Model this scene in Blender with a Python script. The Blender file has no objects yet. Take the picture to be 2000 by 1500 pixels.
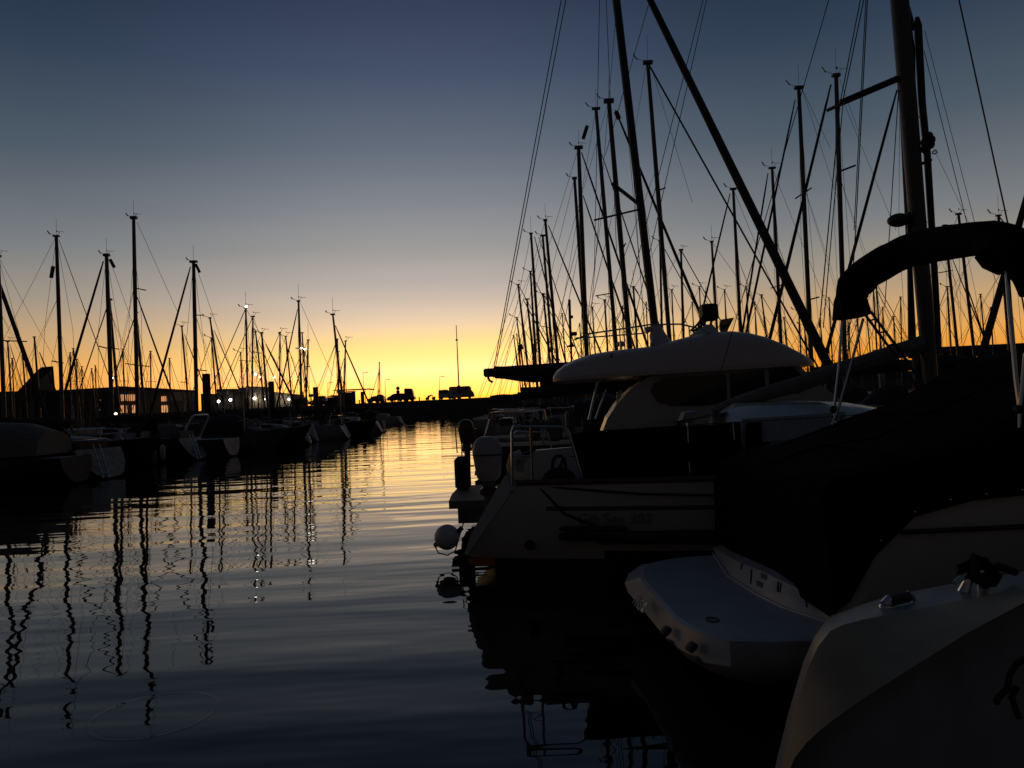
import bpy, math, random
from mathutils import Vector, Matrix
random.seed(11)
S = bpy.context.scene
COL = S.collection
R = math.radians

# ------------------------------------------------------------------ camera
F = 1502.0                       # focal length in pixels of the 2000 px wide photograph
CZ = 1.8
PITCH = math.atan(40.0 / F)
ROLL = R(2.7)
f_ = Vector((0, math.cos(PITCH), math.sin(PITCH)))
r0 = Vector((1, 0, 0)); u0 = Vector((0, -math.sin(PITCH), math.cos(PITCH)))
r_ = r0 * math.cos(ROLL) - u0 * math.sin(ROLL)
u_ = r0 * math.sin(ROLL) + u0 * math.cos(ROLL)
CAM = Vector((0, 0, CZ))
cd = bpy.data.cameras.new('camera'); cam = bpy.data.objects.new('camera', cd); COL.objects.link(cam)
cd.sensor_width = 36.0; cd.lens = 36.0 * F / 2000.0; cd.clip_start = 0.05; cd.clip_end = 5000
m = Matrix((r_, u_, -f_)).transposed().to_4x4(); m.translation = CAM
cam.matrix_world = m
S.camera = cam

# ------------------------------------------------------------------ exposure, sky, sun
S.view_settings.view_transform = 'Standard'; S.view_settings.look = 'None'
S.view_settings.exposure = 0.0; S.view_settings.gamma = 1.0
S.cycles.max_bounces = 6; S.cycles.glossy_bounces = 4; S.cycles.transparent_max_bounces = 6
S.cycles.caustics_reflective = False; S.cycles.caustics_refractive = False

def lin(c):
    return tuple((x / 255.0 / 12.92) if x / 255.0 <= 0.04045 else ((x / 255.0 + 0.055) / 1.055) ** 2.4 for x in c)

SUN_AZ = -5.7                    # degrees from +Y towards +X
W = bpy.data.worlds.new('World'); S.world = W; W.use_nodes = True
nt = W.node_tree; nt.nodes.clear()
N = nt.nodes.new; LK = nt.links.new
out = N('ShaderNodeOutputWorld'); bg = N('ShaderNodeBackground'); LK(bg.outputs[0], out.inputs[0])
tc = N('ShaderNodeTexCoord'); sx = N('ShaderNodeSeparateXYZ'); LK(tc.outputs['Generated'], sx.inputs[0])
def mth(op, a, b=None, c=None, clamp=False):
    n = N('ShaderNodeMath'); n.operation = op; n.use_clamp = clamp
    for i, v in enumerate((a, b, c)):
        if v is None: continue
        if isinstance(v, (int, float)): n.inputs[i].default_value = v
        else: LK(v, n.inputs[i])
    return n.outputs[0]
zc = mth('MAXIMUM', sx.outputs[2], 0.0)
tt = mth('SQRT', zc)
def ramp(stops):
    n = N('ShaderNodeValToRGB'); cr = n.color_ramp; cr.interpolation = 'LINEAR'
    while len(cr.elements) > 1: cr.elements.remove(cr.elements[-1])
    for i, (z, c) in enumerate(stops):
        p = math.sqrt(z)
        e = cr.elements[0] if i == 0 else cr.elements.new(p)
        e.position = p; c = lin(c) if max(c) > 4 else c; e.color = tuple(x / 4 for x in c) + (1,)
    LK(tt, n.inputs[0])
    vm = N('ShaderNodeVectorMath'); vm.operation = 'SCALE'; LK(n.outputs[0], vm.inputs[0]); vm.inputs['Scale'].default_value = 4.0
    return vm.outputs[0]
SKY_SUN = [(0, (2.0, .68, .05)), (.012, (2.3, .90, .08)), (.03, (2.4, 1.06, .24)), (.05, (2.0, 1.04, .40)), (.07, (1.5, .92, .28)), (.088, (1.14, .77, .31)),
           (.108, (.90, .66, .42)), (.13, (218, 197, 176)), (.16, (188, 177, 169)), (.21, (154, 153, 152)), (.26, (130, 134, 142)), (.32, (99, 109, 123)),
           (.40, (70, 82, 105)), (.47, (53, 64, 89)), (.7, (27, 37, 55)), (1, (22, 32, 47))]
SKY_SIDE = [(0, (228, 100, 12)), (.012, (246, 130, 14)), (.03, (250, 152, 30)), (.06, (236, 168, 82)), (.1, (200, 163, 118)), (.14, (162, 150, 134)),
            (.2, (122, 126, 130)), (.3, (77, 90, 103)), (.4, (48, 63, 83)), (.47, (33, 47, 66)), (.7, (23, 35, 47)), (1, (22, 33, 46))]
SKY_BACK = [(0, (58, 49, 42)), (.1, (54, 47, 42)), (.35, (37, 36, 41)), (.7, (23, 31, 42)), (1, (22, 33, 46))]
rs, rd, rb = ramp(SKY_SUN), ramp(SKY_SIDE), ramp(SKY_BACK)
az = mth('ARCTAN2', sx.outputs[0], sx.outputs[1])
da = mth('ABSOLUTE', mth('SUBTRACT', az, R(SUN_AZ)))
def smooth(v, a, b):
    n = N('ShaderNodeMapRange'); n.interpolation_type = 'SMOOTHSTEP'
    LK(v, n.inputs[0]); n.inputs[1].default_value = a; n.inputs[2].default_value = b
    return n.outputs[0]
def mixc(fac, a, b):
    n = N('ShaderNodeMix'); n.data_type = 'RGBA'
    LK(fac, n.inputs[0]); LK(a, n.inputs[6]); LK(b, n.inputs[7]); return n.outputs[2]
c1 = mixc(smooth(da, R(1), R(29)), rs, rd)
c2 = mixc(smooth(da, R(32), R(95)), c1, rb)
cmap = N('ShaderNodeMapping'); cmap.inputs['Scale'].default_value = (2.2, 2.2, 26); LK(tc.outputs['Generated'], cmap.inputs[0])
cno = N('ShaderNodeTexNoise'); cno.inputs['Scale'].default_value = 1.6; cno.inputs['Detail'].default_value = 5; LK(cmap.outputs[0], cno.inputs['Vector'])
cst = mth('MULTIPLY_ADD', smooth(cno.outputs['Fac'], .42, .72), -.032, 1.0)
cvm = N('ShaderNodeVectorMath'); cvm.operation = 'SCALE'; LK(c2, cvm.inputs[0]); LK(cst, cvm.inputs['Scale'])
c2 = cvm.outputs[0]
# a Nishita sky with the sun on the horizon adds its own faint twilight blue
sky = N('ShaderNodeTexSky'); sky.sky_type = 'NISHITA'; sky.sun_disc = False
sky.sun_elevation = R(0.3); sky.sun_rotation = R(SUN_AZ)
ad = N('ShaderNodeMix'); ad.data_type = 'RGBA'; ad.blend_type = 'ADD'; ad.inputs[0].default_value = 0.002
LK(c2, ad.inputs[6]); LK(sky.outputs[0], ad.inputs[7])
LK(ad.outputs[2], bg.inputs[0]); bg.inputs[1].default_value = 1.0

sl = bpy.data.lights.new('sun', 'SUN'); sl.energy = 0.02; sl.angle = R(14); sl.color = (1.0, 0.62, 0.28)
so = bpy.data.objects.new('sun', sl); COL.objects.link(so); so.location = (-20, 200, 30)
sd = Vector((math.sin(R(SUN_AZ)) * math.cos(R(0.8)), math.cos(R(SUN_AZ)) * math.cos(R(0.8)), math.sin(R(0.8))))
so.rotation_euler = sd.to_track_quat('Z', 'Y').to_euler()

# ------------------------------------------------------------------ projection helpers
def ray(px, py): return f_ + r_ * ((px - 1000) / F) + u_ * ((750 - py) / F)
def P(px, py, y):
    d = ray(px, py); return CAM + d * (y / d.y)
def Pz(px, py, z):
    d = ray(px, py); return CAM + d * ((z - CZ) / d.z)
def on_axis(px, py, o, a):
    """point on the ray of a pixel above the line o + s*a on the ground; returns (point, s)"""
    d = ray(px, py)
    det = a.x * (-d.y) - a.y * (-d.x)
    bx, by = -o.x, -o.y
    s = (bx * (-d.y) - by * (-d.x)) / det
    k = (a.x * by - a.y * bx) / det
    return CAM + d * k, s

# ------------------------------------------------------------------ materials
MATS = {}
def mat(name, col, rough=0.5, metal=0.0, var=0.15, scale=6.0, bump=0.0, spec=0.5, emit=None, es=0.0):
    if name in MATS: return MATS[name]
    mt = bpy.data.materials.new(name); mt.use_nodes = True
    t = mt.node_tree; b = t.nodes['Principled BSDF']
    b.inputs['Roughness'].default_value = rough; b.inputs['Metallic'].default_value = metal
    b.inputs['Specular IOR Level'].default_value = spec
    co = t.nodes.new('ShaderNodeTexCoord'); no = t.nodes.new('ShaderNodeTexNoise')
    no.inputs['Scale'].default_value = scale; no.inputs['Detail'].default_value = 6
    t.links.new(co.outputs['Object'], no.inputs['Vector'])
    rp = t.nodes.new('ShaderNodeValToRGB')
    rp.color_ramp.elements[0].position = .3; rp.color_ramp.elements[1].position = .7
    rp.color_ramp.elements[0].color = tuple(max(0, c * (1 - var)) for c in col) + (1,)
    rp.color_ramp.elements[1].color = tuple(min(1, c * (1 + var)) for c in col) + (1,)
    t.links.new(no.outputs['Fac'], rp.inputs[0]); t.links.new(rp.outputs[0], b.inputs['Base Color'])
    if bump:
        bp = t.nodes.new('ShaderNodeBump'); bp.inputs['Distance'].default_value = bump
        t.links.new(no.outputs['Fac'], bp.inputs['Height']); t.links.new(bp.outputs[0], b.inputs['Normal'])
    if emit:
        b.inputs['Emission Color'].default_value = tuple(emit) + (1,); b.inputs['Emission Strength'].default_value = es
    MATS[name] = mt; return mt
WHITE = mat('gelcoat_white', (.62, .62, .62), .3, var=.08, scale=3)
CREAM = mat('gelcoat_cream', (.46, .43, .375), .32, var=.08, scale=3)
DULL = mat('gelcoat_weathered', (.15, .145, .145), .7, var=.3, spec=.25)
NAVY = mat('gelcoat_navy', (.015, .022, .05), .25)
RED = mat('gelcoat_maroon', (.10, .02, .02), .3)
GREYH = mat('gelcoat_grey', (.07, .07, .075), .75, spec=.2)
ALU = mat('anodised_mast', (.10, .10, .105), .45, .6, var=.1, scale=2)
DARKALU = mat('dark_mast', (.04, .04, .045), .5, .3)
STEEL = mat('stainless_steel', (.55, .55, .55), .18, 1.0, var=.05)
WIRE = mat('rigging_wire', (.05, .05, .05), .5, .5)
SAIL = mat('sail_cover_canvas', (.035, .03, .03), .85, var=.3, scale=12, bump=.01)
SAILG = mat('sail_cover_grey', (.17, .155, .14), .85, var=.2, scale=10, bump=.012)
BROWN = mat('sail_cover_brown', (.045, .026, .022), .9, var=.3, scale=9, bump=.02)
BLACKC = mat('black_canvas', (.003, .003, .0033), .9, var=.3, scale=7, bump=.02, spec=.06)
GENOA = mat('furled_sail_cloth', (.05, .05, .055), .8, var=.3, scale=14, bump=.008)
GLASS = mat('tinted_glass', (.012, .016, .012), .12, spec=.5)
ROPE = mat('dark_rope', (.02, .016, .014), .9, var=.4, scale=60, bump=.004)
RUB = mat('black_rubber', (.012, .012, .013), .6)
WOOD = mat('teak', (.12, .07, .04), .7, var=.3)
ORANGE = mat('orange_plastic', (.6, .16, .02), .5)
CONC = mat('quay_concrete', (.10, .092, .085), .9, var=.3, scale=.7, bump=.02)
PLASTER = mat('pale_plaster', (.36, .30, .22), .9, var=.15, scale=.6)
DARKW = mat('dark_cladding', (.035, .03, .028), .8, var=.3, scale=1)
TARM = mat('quay_asphalt', (.05, .05, .05), .95, var=.3, scale=1)
PILE = mat('pile_steel', (.03, .028, .028), .7, var=.4, scale=3, bump=.01)
DECKM = mat('nonslip_deck', (.40, .43, .46), .7, var=.15, scale=40, bump=.003)
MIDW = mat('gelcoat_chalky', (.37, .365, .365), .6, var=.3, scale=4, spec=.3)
TEAKD = mat('weathered_deck', (.14, .12, .105), .8, var=.25, scale=12)
PONT = mat('pontoon_planks', (.11, .09, .07), .85, var=.3, scale=8)
CARD = mat('car_paint_dark', (.02, .02, .022), .25)
CARW = mat('car_paint_white', (.6, .58, .54), .3)
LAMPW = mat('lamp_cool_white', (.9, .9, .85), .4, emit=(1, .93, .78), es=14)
LAMPO = mat('lamp_warm', (.9, .8, .6), .4, emit=(1, .72, .42), es=9)
WINGLOW = mat('sunset_glow_window', (.5, .3, .2), .4, emit=(1, .42, .16), es=.75, var=.1)  # sunset showing through the panes, put in as emission
LETD = mat('dark_lettering', (.01, .01, .02), .4)
LETL = mat('chrome_lettering', (.5, .5, .48), .35, .3)

# ------------------------------------------------------------------ mesh builder
ROOTLOC = {}
def wloc(o):
    v = Vector((0, 0, 0))
    while o is not None:
        v += o.location; o = o.parent
    return v
class MB:
    def __init__(s): s.v = []; s.f = []
    def add(s, vs, fs):
        b = len(s.v); s.v += [Vector(v) for v in vs]; s.f += [tuple(i + b for i in q) for q in fs]; return s
    def grid(s, rows, closed=False, caps=False):
        n = len(rows[0]); vs = [p for r in rows for p in r]; fs = []
        for i in range(len(rows) - 1):
            for j in range(n if closed else n - 1):
                k = (j + 1) % n
                fs.append((i * n + j, i * n + k, (i + 1) * n + k, (i + 1) * n + j))
        if caps:
            fs.append(tuple(range(n - 1, -1, -1))); fs.append(tuple((len(rows) - 1) * n + j for j in range(n)))
        return s.add(vs, fs)
    def tube(s, pts, r, n=8, caps=True, squash=1.0):
        pts = [Vector(p) for p in pts]; rs_ = r if isinstance(r, (list, tuple)) else [r] * len(pts)
        rows = []; prev = None
        for i, p in enumerate(pts):
            t = (pts[min(i + 1, len(pts) - 1)] - pts[max(i - 1, 0)]).normalized()
            if prev is None:
                a = Vector((0, 0, 1)) if abs(t.z) < .9 else Vector((1, 0, 0))
                e = t.cross(a).normalized()
            else:
                e = (prev - t * prev.dot(t)).normalized()
            prev = e; g = t.cross(e)
            rows.append([p + (e * math.cos(q) + g * math.sin(q) * squash) * rs_[i] for q in [2 * math.pi * k / n for k in range(n)]])
        return s.grid(rows, True, caps)
    def box(s, c, sz, ax=None, bev=0.0):
        c = Vector(c); ax = ax or (Vector((1, 0, 0)), Vector((0, 1, 0)), Vector((0, 0, 1)))
        h = [q / 2 for q in sz]
        if bev <= 0:
            vs = [c + ax[0] * i * h[0] + ax[1] * j * h[1] + ax[2] * k * h[2] for i in (-1, 1) for j in (-1, 1) for k in (-1, 1)]
            return s.add(vs, [(0, 1, 3, 2), (4, 6, 7, 5), (0, 4, 5, 1), (2, 3, 7, 6), (0, 2, 6, 4), (1, 5, 7, 3)])
        rows = []
        for k, ins in ((-1, bev), (-1 + 2 * bev / sz[2], 0), (1 - 2 * bev / sz[2], 0), (1, bev)):
            ring = []
            for i, j in ((-1, -1), (1, -1), (1, 1), (-1, 1)):
                for (di, dj) in (((0, bev), (bev, 0)) if i * j > 0 else ((bev, 0), (0, bev))):
                    ring.append(c + ax[0] * i * (h[0] - ins - di) + ax[1] * j * (h[1] - ins - dj) + ax[2] * k * h[2])
            rows.append(ring)
        return s.grid(rows, True, True)
    def prism(s, poly, vec):
        vec = Vector(vec); n = len(poly); poly = [Vector(p) for p in poly]
        vs = poly + [p + vec for p in poly]
        fs = [tuple(range(n)), tuple(range(2 * n - 1, n - 1, -1))] + [(i, i + n, (i + 1) % n + n, (i + 1) % n) for i in range(n)]
        return s.add(vs, fs)
    def sphere(s, c, r, n=14, m=9, sc=(1, 1, 1)):
        c = Vector(c); rows = []
        for i in range(m + 1):
            a = math.pi * i / m
            rr = max(math.sin(a), 1e-3)
            rows.append([c + Vector((r * sc[0] * rr * math.cos(2 * math.pi * k / n), r * sc[1] * rr * math.sin(2 * math.pi * k / n), r * sc[2] * math.cos(a))) for k in range(n)])
        return s.grid(rows, True, True)
    def build(s, name, material, parent=None, smooth=True):
        me = bpy.data.meshes.new(name); o = bpy.data.objects.new(name, me)
        off = wloc(parent) if parent else Vector((0, 0, 0))
        me.from_pydata([tuple(v - off) for v in s.v], [], s.f); me.materials.append(material)
        me.validate()
        import bmesh
        bm = bmesh.new(); bm.from_mesh(me); bmesh.ops.recalc_face_normals(bm, faces=bm.faces); bm.to_mesh(me); bm.free()
        if smooth:
            for p in me.polygons: p.use_smooth = True
            try: me.set_sharp_from_angle(angle=R(38))
            except Exception: pass
        COL.objects.link(o)
        if parent: o.parent = parent
        return o

def thing(name, loc, label, cat, group=None):
    o = bpy.data.objects.new(name, None); COL.objects.link(o); o.location = loc
    o.empty_display_size = .2
    o['label'] = label; o['category'] = cat
    if group: o['group'] = group
    return o
def tag(o, label, cat, group=None):
    o['label'] = label; o['category'] = cat
    if group: o['group'] = group
    return o
def struct(o): o['kind'] = 'structure'; return o
def text(name, body, size, loc, ax, material, parent, shear=0.0, extrude=.003, align='LEFT'):
    cu = bpy.data.curves.new(name, 'FONT'); cu.body = body; cu.size = size; cu.extrude = extrude; cu.shear = shear; cu.align_x = align
    cu.materials.append(material)
    tmp = bpy.data.objects.new(name + '_curve', cu); me = bpy.data.meshes.new_from_object(tmp); bpy.data.objects.remove(tmp)
    me.materials.clear(); me.materials.append(material)
    o = bpy.data.objects.new(name, me); COL.objects.link(o)
    mm = Matrix((ax[0], ax[1], ax[0].cross(ax[1]))).transposed().to_4x4(); mm.translation = Vector(loc) - wloc(parent)
    o.parent = parent; o.matrix_local = mm
    return o

# ------------------------------------------------------------------ water and land
WATER = bpy.data.materials.new('harbour_water'); WATER.use_nodes = True
t = WATER.node_tree; b = t.nodes['Principled BSDF']
b.inputs['Base Color'].default_value = (.004, .007, .009, 1); b.inputs['Roughness'].default_value = .015; b.inputs['IOR'].default_value = 1.30
co = t.nodes.new('ShaderNodeTexCoord')
def wn(op, a, b_=None, clamp=False):
    n = t.nodes.new('ShaderNodeMath'); n.operation = op; n.use_clamp = clamp
    for i, v in enumerate((a, b_)):
        if v is None: continue
        if isinstance(v, (int, float)): n.inputs[i].default_value = v
        else: t.links.new(v, n.inputs[i])
    return n.outputs[0]
def wnoise(sx_, sy_, rot, detail, off=(0, 0, 0), rough=.45):
    mp = t.nodes.new('ShaderNodeMapping'); mp.inputs['Rotation'].default_value = (0, 0, R(rot)); mp.inputs['Scale'].default_value = (sx_, sy_, 1); mp.inputs['Location'].default_value = off
    t.links.new(co.outputs['Object'], mp.inputs[0])
    n = t.nodes.new('ShaderNodeTexNoise'); n.inputs['Scale'].default_value = 1; n.inputs['Detail'].default_value = detail; n.inputs['Roughness'].default_value = rough
    t.links.new(mp.outputs[0], n.inputs['Vector']); return n.outputs['Fac']
h1 = wnoise(.16, .85, -4, 1.5)                 # long low undulations lying across the view
h2 = wnoise(.55, 2.0, 6, 2, (7, 3, 0))         # small ripples
h3 = wnoise(.25, .33, 20, 1, (2, 9, 0))        # where the ripples are stronger or calmer
hh = wn('ADD', wn('MULTIPLY', h1, .031), wn('MULTIPLY', wn('MULTIPLY', h2, wn('MULTIPLY', h3, 1.6)), .0115))
# the ring left by a fish near the camera
geo = t.nodes.new('ShaderNodeVectorMath'); geo.operation = 'DISTANCE'
t.links.new(co.outputs['Object'], geo.inputs[0])
RC = Pz(302, 1396, 0); geo.inputs[1].default_value = (RC.x, RC.y, 0)
dist = geo.outputs['Value']
def ringh(r, w, a):
    q = wn('DIVIDE', wn('SUBTRACT', dist, r), w)
    return wn('MULTIPLY', wn('POWER', 2.718, wn('MULTIPLY', wn('MULTIPLY', q, q), -1.0)), a)
hh = wn('ADD', hh, wn('ADD', ringh(.36, .016, .00042), ringh(.32, .013, .00014)))
bp = t.nodes.new('ShaderNodeBump'); bp.inputs['Distance'].default_value = 1.0; bp.inputs['Strength'].default_value = 1.0
t.links.new(hh, bp.inputs['Height']); t.links.new(bp.outputs[0], b.inputs['Normal'])
wm = MB(); wm.add([(-400, -300, 0), (400, -300, 0), (400, 170, 0), (-400, 170, 0)], [(0, 1, 2, 3)])
struct(wm.build('water', WATER, smooth=False))
QZ = 3.6; QY = 165.0
q = MB(); q.box((0, QY + 400, QZ / 2 - 1), (1600, 800, QZ + 2))
struct(q.build('quay_ground', CONC, smooth=False))
q = MB(); q.box((0, QY + 402, QZ + .004), (1600, 796, .008))
struct(q.build('quay_road', TARM, smooth=False))
q = MB(); q.add([(-4000, 900, -1.5), (4000, 900, -1.5), (4000, 2600, -1.5), (-4000, 2600, -1.5)], [(0, 1, 2, 3)])
struct(q.build('far_ground', TARM, smooth=False))

# ------------------------------------------------------------------ hull shared by the sailing boats
def beamf(u): return (.74 + .26 * math.sin(math.pi / 2 * min(1, u / .42))) if u < .42 else max(.015, 1 - ((u - .42) / .58) ** 2.3)
def hull_rows(O, a, L, B, fb, srake=.5, brake=.7, nu=14, sheer=.18, rnd=1.0, lift=None, k00=.16):
    """rows from stern to bow; each row port gunwale -> keel -> starboard gunwale"""
    p = Vector((-a.y, a.x, 0)); rows = []
    for i in range(nu + 1):
        u = i / nu; g = fb * (1 + sheer * u * u); w = B / 2 * beamf(u); row = []
        e_ = max(0, 1 - u / .3) * rnd; ek = e_ if lift is None else max(0, 1 - u / .3) * lift; k0 = k00 * ek; fa, fb_ = (.5, .3) if lift is None else (.85, .7)
        prof = [(1, g), (1.0 - .03 * e_, g * .8), (.975 - .10 * e_, g * .45 + .05 * e_), (.88 - .25 * e_, .04 + k0), (.55 - .15 * e_, -.22 * (1 - ek) + k0 * fa), (0, (-.38 if u < .9 else -.1) * (1 - ek) + k0 * fb_)]
        prof = prof + [(-w_, z) for w_, z in prof[-2::-1]]
        for w_, z in prof:
            zz = max(0, min(1, z / g))
            s0 = srake * zz; s1 = L - brake + brake * zz
            s_ = s0 + (s1 - s0) * u
            row.append(O + a * s_ + p * (w * w_) + Vector((0, 0, z)))
        rows.append(row)
    return rows
def make_hull(root, O, a, L, B, fb, hm, srake=.5, nu=12, cabin=True, detail=2, transom=None):
    rows = hull_rows(O, a, L, B, fb, srake, .7, nu)
    mb = MB(); mb.grid(rows); h = mb.build('hull', hm, root)
    tr = MB(); n = len(rows[0]); tr.add([v + a * -.003 for v in rows[0]], [tuple(range(n))]); tr.build('transom', transom or hm, root)
    dk = MB(); dk.grid([[r[0] + Vector((0, 0, -.03)), (r[0] + r[-1]) / 2 + Vector((0, 0, .03)), r[-1] + Vector((0, 0, -.03))] for r in rows]); dk.build('deck', TEAKD, root)
    p = Vector((-a.y, a.x, 0))
    if cabin:
        cb = MB(); rr = []
        for u, hgt, w in ((.34, .42, .36), (.45, .44, .37), (.6, .36, .31), (.72, .22, .22), (.77, .02, .16)):
            c = O + a * (L * u); zb = fb * (1 + .18 * u * u) - .05
            rr.append([c + p * (B * w) + Vector((0, 0, zb)), c + p * (B * w * .86) + Vector((0, 0, zb + hgt * .85)), c + Vector((0, 0, zb + hgt)),
                       c - p * (B * w * .86) + Vector((0, 0, zb + hgt * .85)), c - p * (B * w) + Vector((0, 0, zb))])
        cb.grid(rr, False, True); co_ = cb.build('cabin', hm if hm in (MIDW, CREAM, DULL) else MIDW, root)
        if detail > 1:
            for sg in (-1, 1):
                wb = MB(); c = O + a * (L * .47); zb = fb * 1.04 + .13
                vs = [c + a * x + p * sg * (B * w + .012) + Vector((0, 0, z)) for x, z, w in ((0, zb, .352), (L * .16, zb, .305), (L * .15, zb + .13, .295), (.05, zb + .15, .335))]
                wb.add(vs, [(0, 1, 2, 3)]); wb.build('cabin_window', GLASS, co_)
            if fb < 1.3:
                ho = MB(); c = O + a * (L * .33); zb = fb + .35        # folded sprayhood
                ho.grid([[c + a * x + p * (B * .34 * math.cos(k * math.pi / 6)) + Vector((0, 0, zb - .3 + hh_ * math.sin(k * math.pi / 6))) for k in range(7)] for x, hh_ in ((-.15, .78), (.1, .85), (.5, .7), (.85, .38))])
                ho.build('sprayhood', SAIL, root)
    return rows

def wires(d): return max(.0045, d * .00025)
BOATS = []
def sailboat(label, top, base, y, w=6, bow=1, stay=None, back=True, spr=None, hm=WHITE, group=None, L=None, fb=1.0, yaw=None, inst='lr', boom=True,
             detail=2, ant=True, cover=SAIL, name='sailboat', frac=1.0, mm=ALU, pole=None, refl=None, transom=None, end=None, sb=None):
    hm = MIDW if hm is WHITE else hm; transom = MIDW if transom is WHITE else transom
    pt, pb = P(top[0], top[1], y), P(base[0], base[1], y)
    dr = (pt - pb).normalized()
    dz = 1.25
    foot = pb + dr * ((dz - pb.z) / dr.z)
    H = pt.z
    yaw = (-8 if bow > 0 else 172) if yaw is None else yaw
    a = Vector((math.cos(R(yaw)), math.sin(R(yaw)), 0)); p = Vector((-a.y, a.x, 0))
    sbow = None; st = None
    if stay:
        q0, _ = on_axis(stay[0][0], stay[0][1], foot, a); q1, s1 = on_axis(stay[1][0], stay[1][1], foot, a)
        dd = (q0 - q1); k = (1.3 - q1.z) / dd.z if abs(dd.z) > .2 else 0
        qb = q1 + dd * k if q1.z > 1.3 else q1
        sbow = (Vector((qb.x, qb.y, 0)) - Vector((foot.x, foot.y, 0))).dot(a)
        st = (q0, qb, stay[2])
        if sbow < 1.2: sbow = None
    if sbow is None: sbow = L * .42 if L else .34 * H
    sbow = sb or max(2.2, min(sbow, 5.5))
    if end:
        ed = Pz(end[0], end[1], .05); v = Vector((foot.x - ed.x, foot.y - ed.y, 0)) * (1 if bow < 0 else -1)
        a = v.normalized(); p = Vector((-a.y, a.x, 0)); L = v.length / .58 if bow < 0 else v.length / .42; L = max(5.5, min(L, 10)); sbow = L * .42
    L = L or sbow / .42
    L = max(5.5, min(L, 13)); B = .33 * L
    O = Vector((foot.x, foot.y, 0)) + a * (sbow + .15 - L)
    loc = O + a * (L / 2)
    root = thing(name, (loc.x, loc.y, 0), label, 'sailboat', group)
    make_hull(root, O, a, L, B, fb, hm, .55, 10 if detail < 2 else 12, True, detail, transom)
    r = max(.028, w / 2 * y / F)
    mb = MB(); mb.tube([foot - dr * .2, foot + (pt - foot) * .7, pt], [r, r, r * .82], 8)
    mast = mb.build('mast', mm, root)
    d = y; wr = wires(d)
    # masthead gear
    hd = MB(); hd.box(pt, (r * random.uniform(2.4, 4.2), r * 1.9, r * random.uniform(.8, 1.4))); hd.build('masthead_fitting', mm, mast)
    side = 1 if 'r' in inst else -1
    if inst:
        iv = MB(); k = max(.6, y * .017)
        if 'l' in inst:
            e = pt + Vector((-.62 * k * .8, 0, .22 * k)); iv.tube([pt, e], wr * 1.2, 5); iv.tube([e + Vector((-.06, 0, .10)), e + Vector((.04, 0, -.05))], wr * 3, 5)
        if 'r' in inst:
            e = pt + Vector((.34 * k * .8, 0, .28 * k)); iv.tube([pt, e], wr, 5); iv.tube([e + Vector((-.22, 0, .03)) * k, e + Vector((.3, 0, -.03)) * k], wr, 5)
            iv.add([e + Vector((-.26, 0, .12)) * k, e + Vector((-.16, 0, .03)) * k, e + Vector((-.26, 0, -.03)) * k], [(0, 1, 2)])
        iv.build('wind_vane', WIRE, mast)
    if ant:
        an = MB(); an.tube([pt, pt + Vector((.02, 0, max(.7, y * .022)))], wr * .8, 4); an.build('antenna', WIRE, mast)
    # spreaders
    tips = []
    sps = spr if spr is not None else [(.52, .36), (.8, .26)] if H > 9 else [(.55, .32)]
    for sp in sps:
        m_ = MB()
        if isinstance(sp[0], tuple):
            A, Bq = P(sp[0][0], sp[0][1], y), P(sp[1][0], sp[1][1], y)
            m_.tube([A, Bq], max(.018, sp[2] / 2 * y / F if len(sp) > 2 else r * .33), 5)
            tips.append((A.z + Bq.z) / 2)
        else:
            c = foot + (pt - foot) * sp[0]; e = (p * .93 + a * .30) * (sp[1] * B)
            m_.tube([c - e, c, c + e], max(.014, r * .3), 5); tips.append(c.z)
        m_.build('spreader', mm, mast)
    # standing rigging
    hz = foot + (pt - foot) * frac
    for sg in (-1, 1):
        c = foot + (pt - foot) * .55
        m_ = MB(); m_.tube([hz, c + p * sg * (.30 * B), foot + p * sg * (.44 * B) - a * .15 - Vector((0, 0, .2))], wr, 4); m_.build('shroud', WIRE, root)
        m_ = MB(); m_.tube([c, foot + p * sg * (.42 * B) + a * (.35 * sg) - Vector((0, 0, .2))], wr, 4); m_.build('lower_shroud', WIRE, root)
        if detail > 1:
            m_ = MB(); m_.tube([foot + (pt - foot) * .7, O + a * (.3 * L) + p * sg * .2 + Vector((0, 0, 2.2))], wr * .8, 4); m_.build('lazy_jack', WIRE, root)
    if st:
        q0, qb, sw = st
        rr = max(wr, sw / 2 * y / F)
        m_ = MB(); pts = [q0 + (qb - q0) * k + Vector((0, 0, -.0)) for k in (0, .03, .06, .12, .5, .85, .95, 1)]
        m_.tube(pts, [rr * .5, rr * .55, rr * .7, rr * .8, rr, rr * 1.12, rr * 1.0, rr * .5], 7); m_.build('furled_headsail' if sw > 2.4 else 'forestay', GENOA if sw > 2.4 else WIRE, root)
    else:
        m_ = MB(); bwp = O + a * L + Vector((0, 0, fb * 1.25)); m_.tube([hz, bwp], max(wr, r * .38), 6); m_.build('furled_headsail', GENOA, root)
    if back:
        m_ = MB()
        if isinstance(back, tuple):
            for (A, Bq) in [back] if isinstance(back[0][0], (int, float)) else back:
                m_.tube([on_axis(A[0], A[1], foot, a)[0], on_axis(Bq[0], Bq[1], foot, a)[0]], wr, 4)
        else:
            m_.tube([pt, O + a * .35 + Vector((0, 0, fb))], wr, 4)
        m_.build('backstay', WIRE, root)
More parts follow.
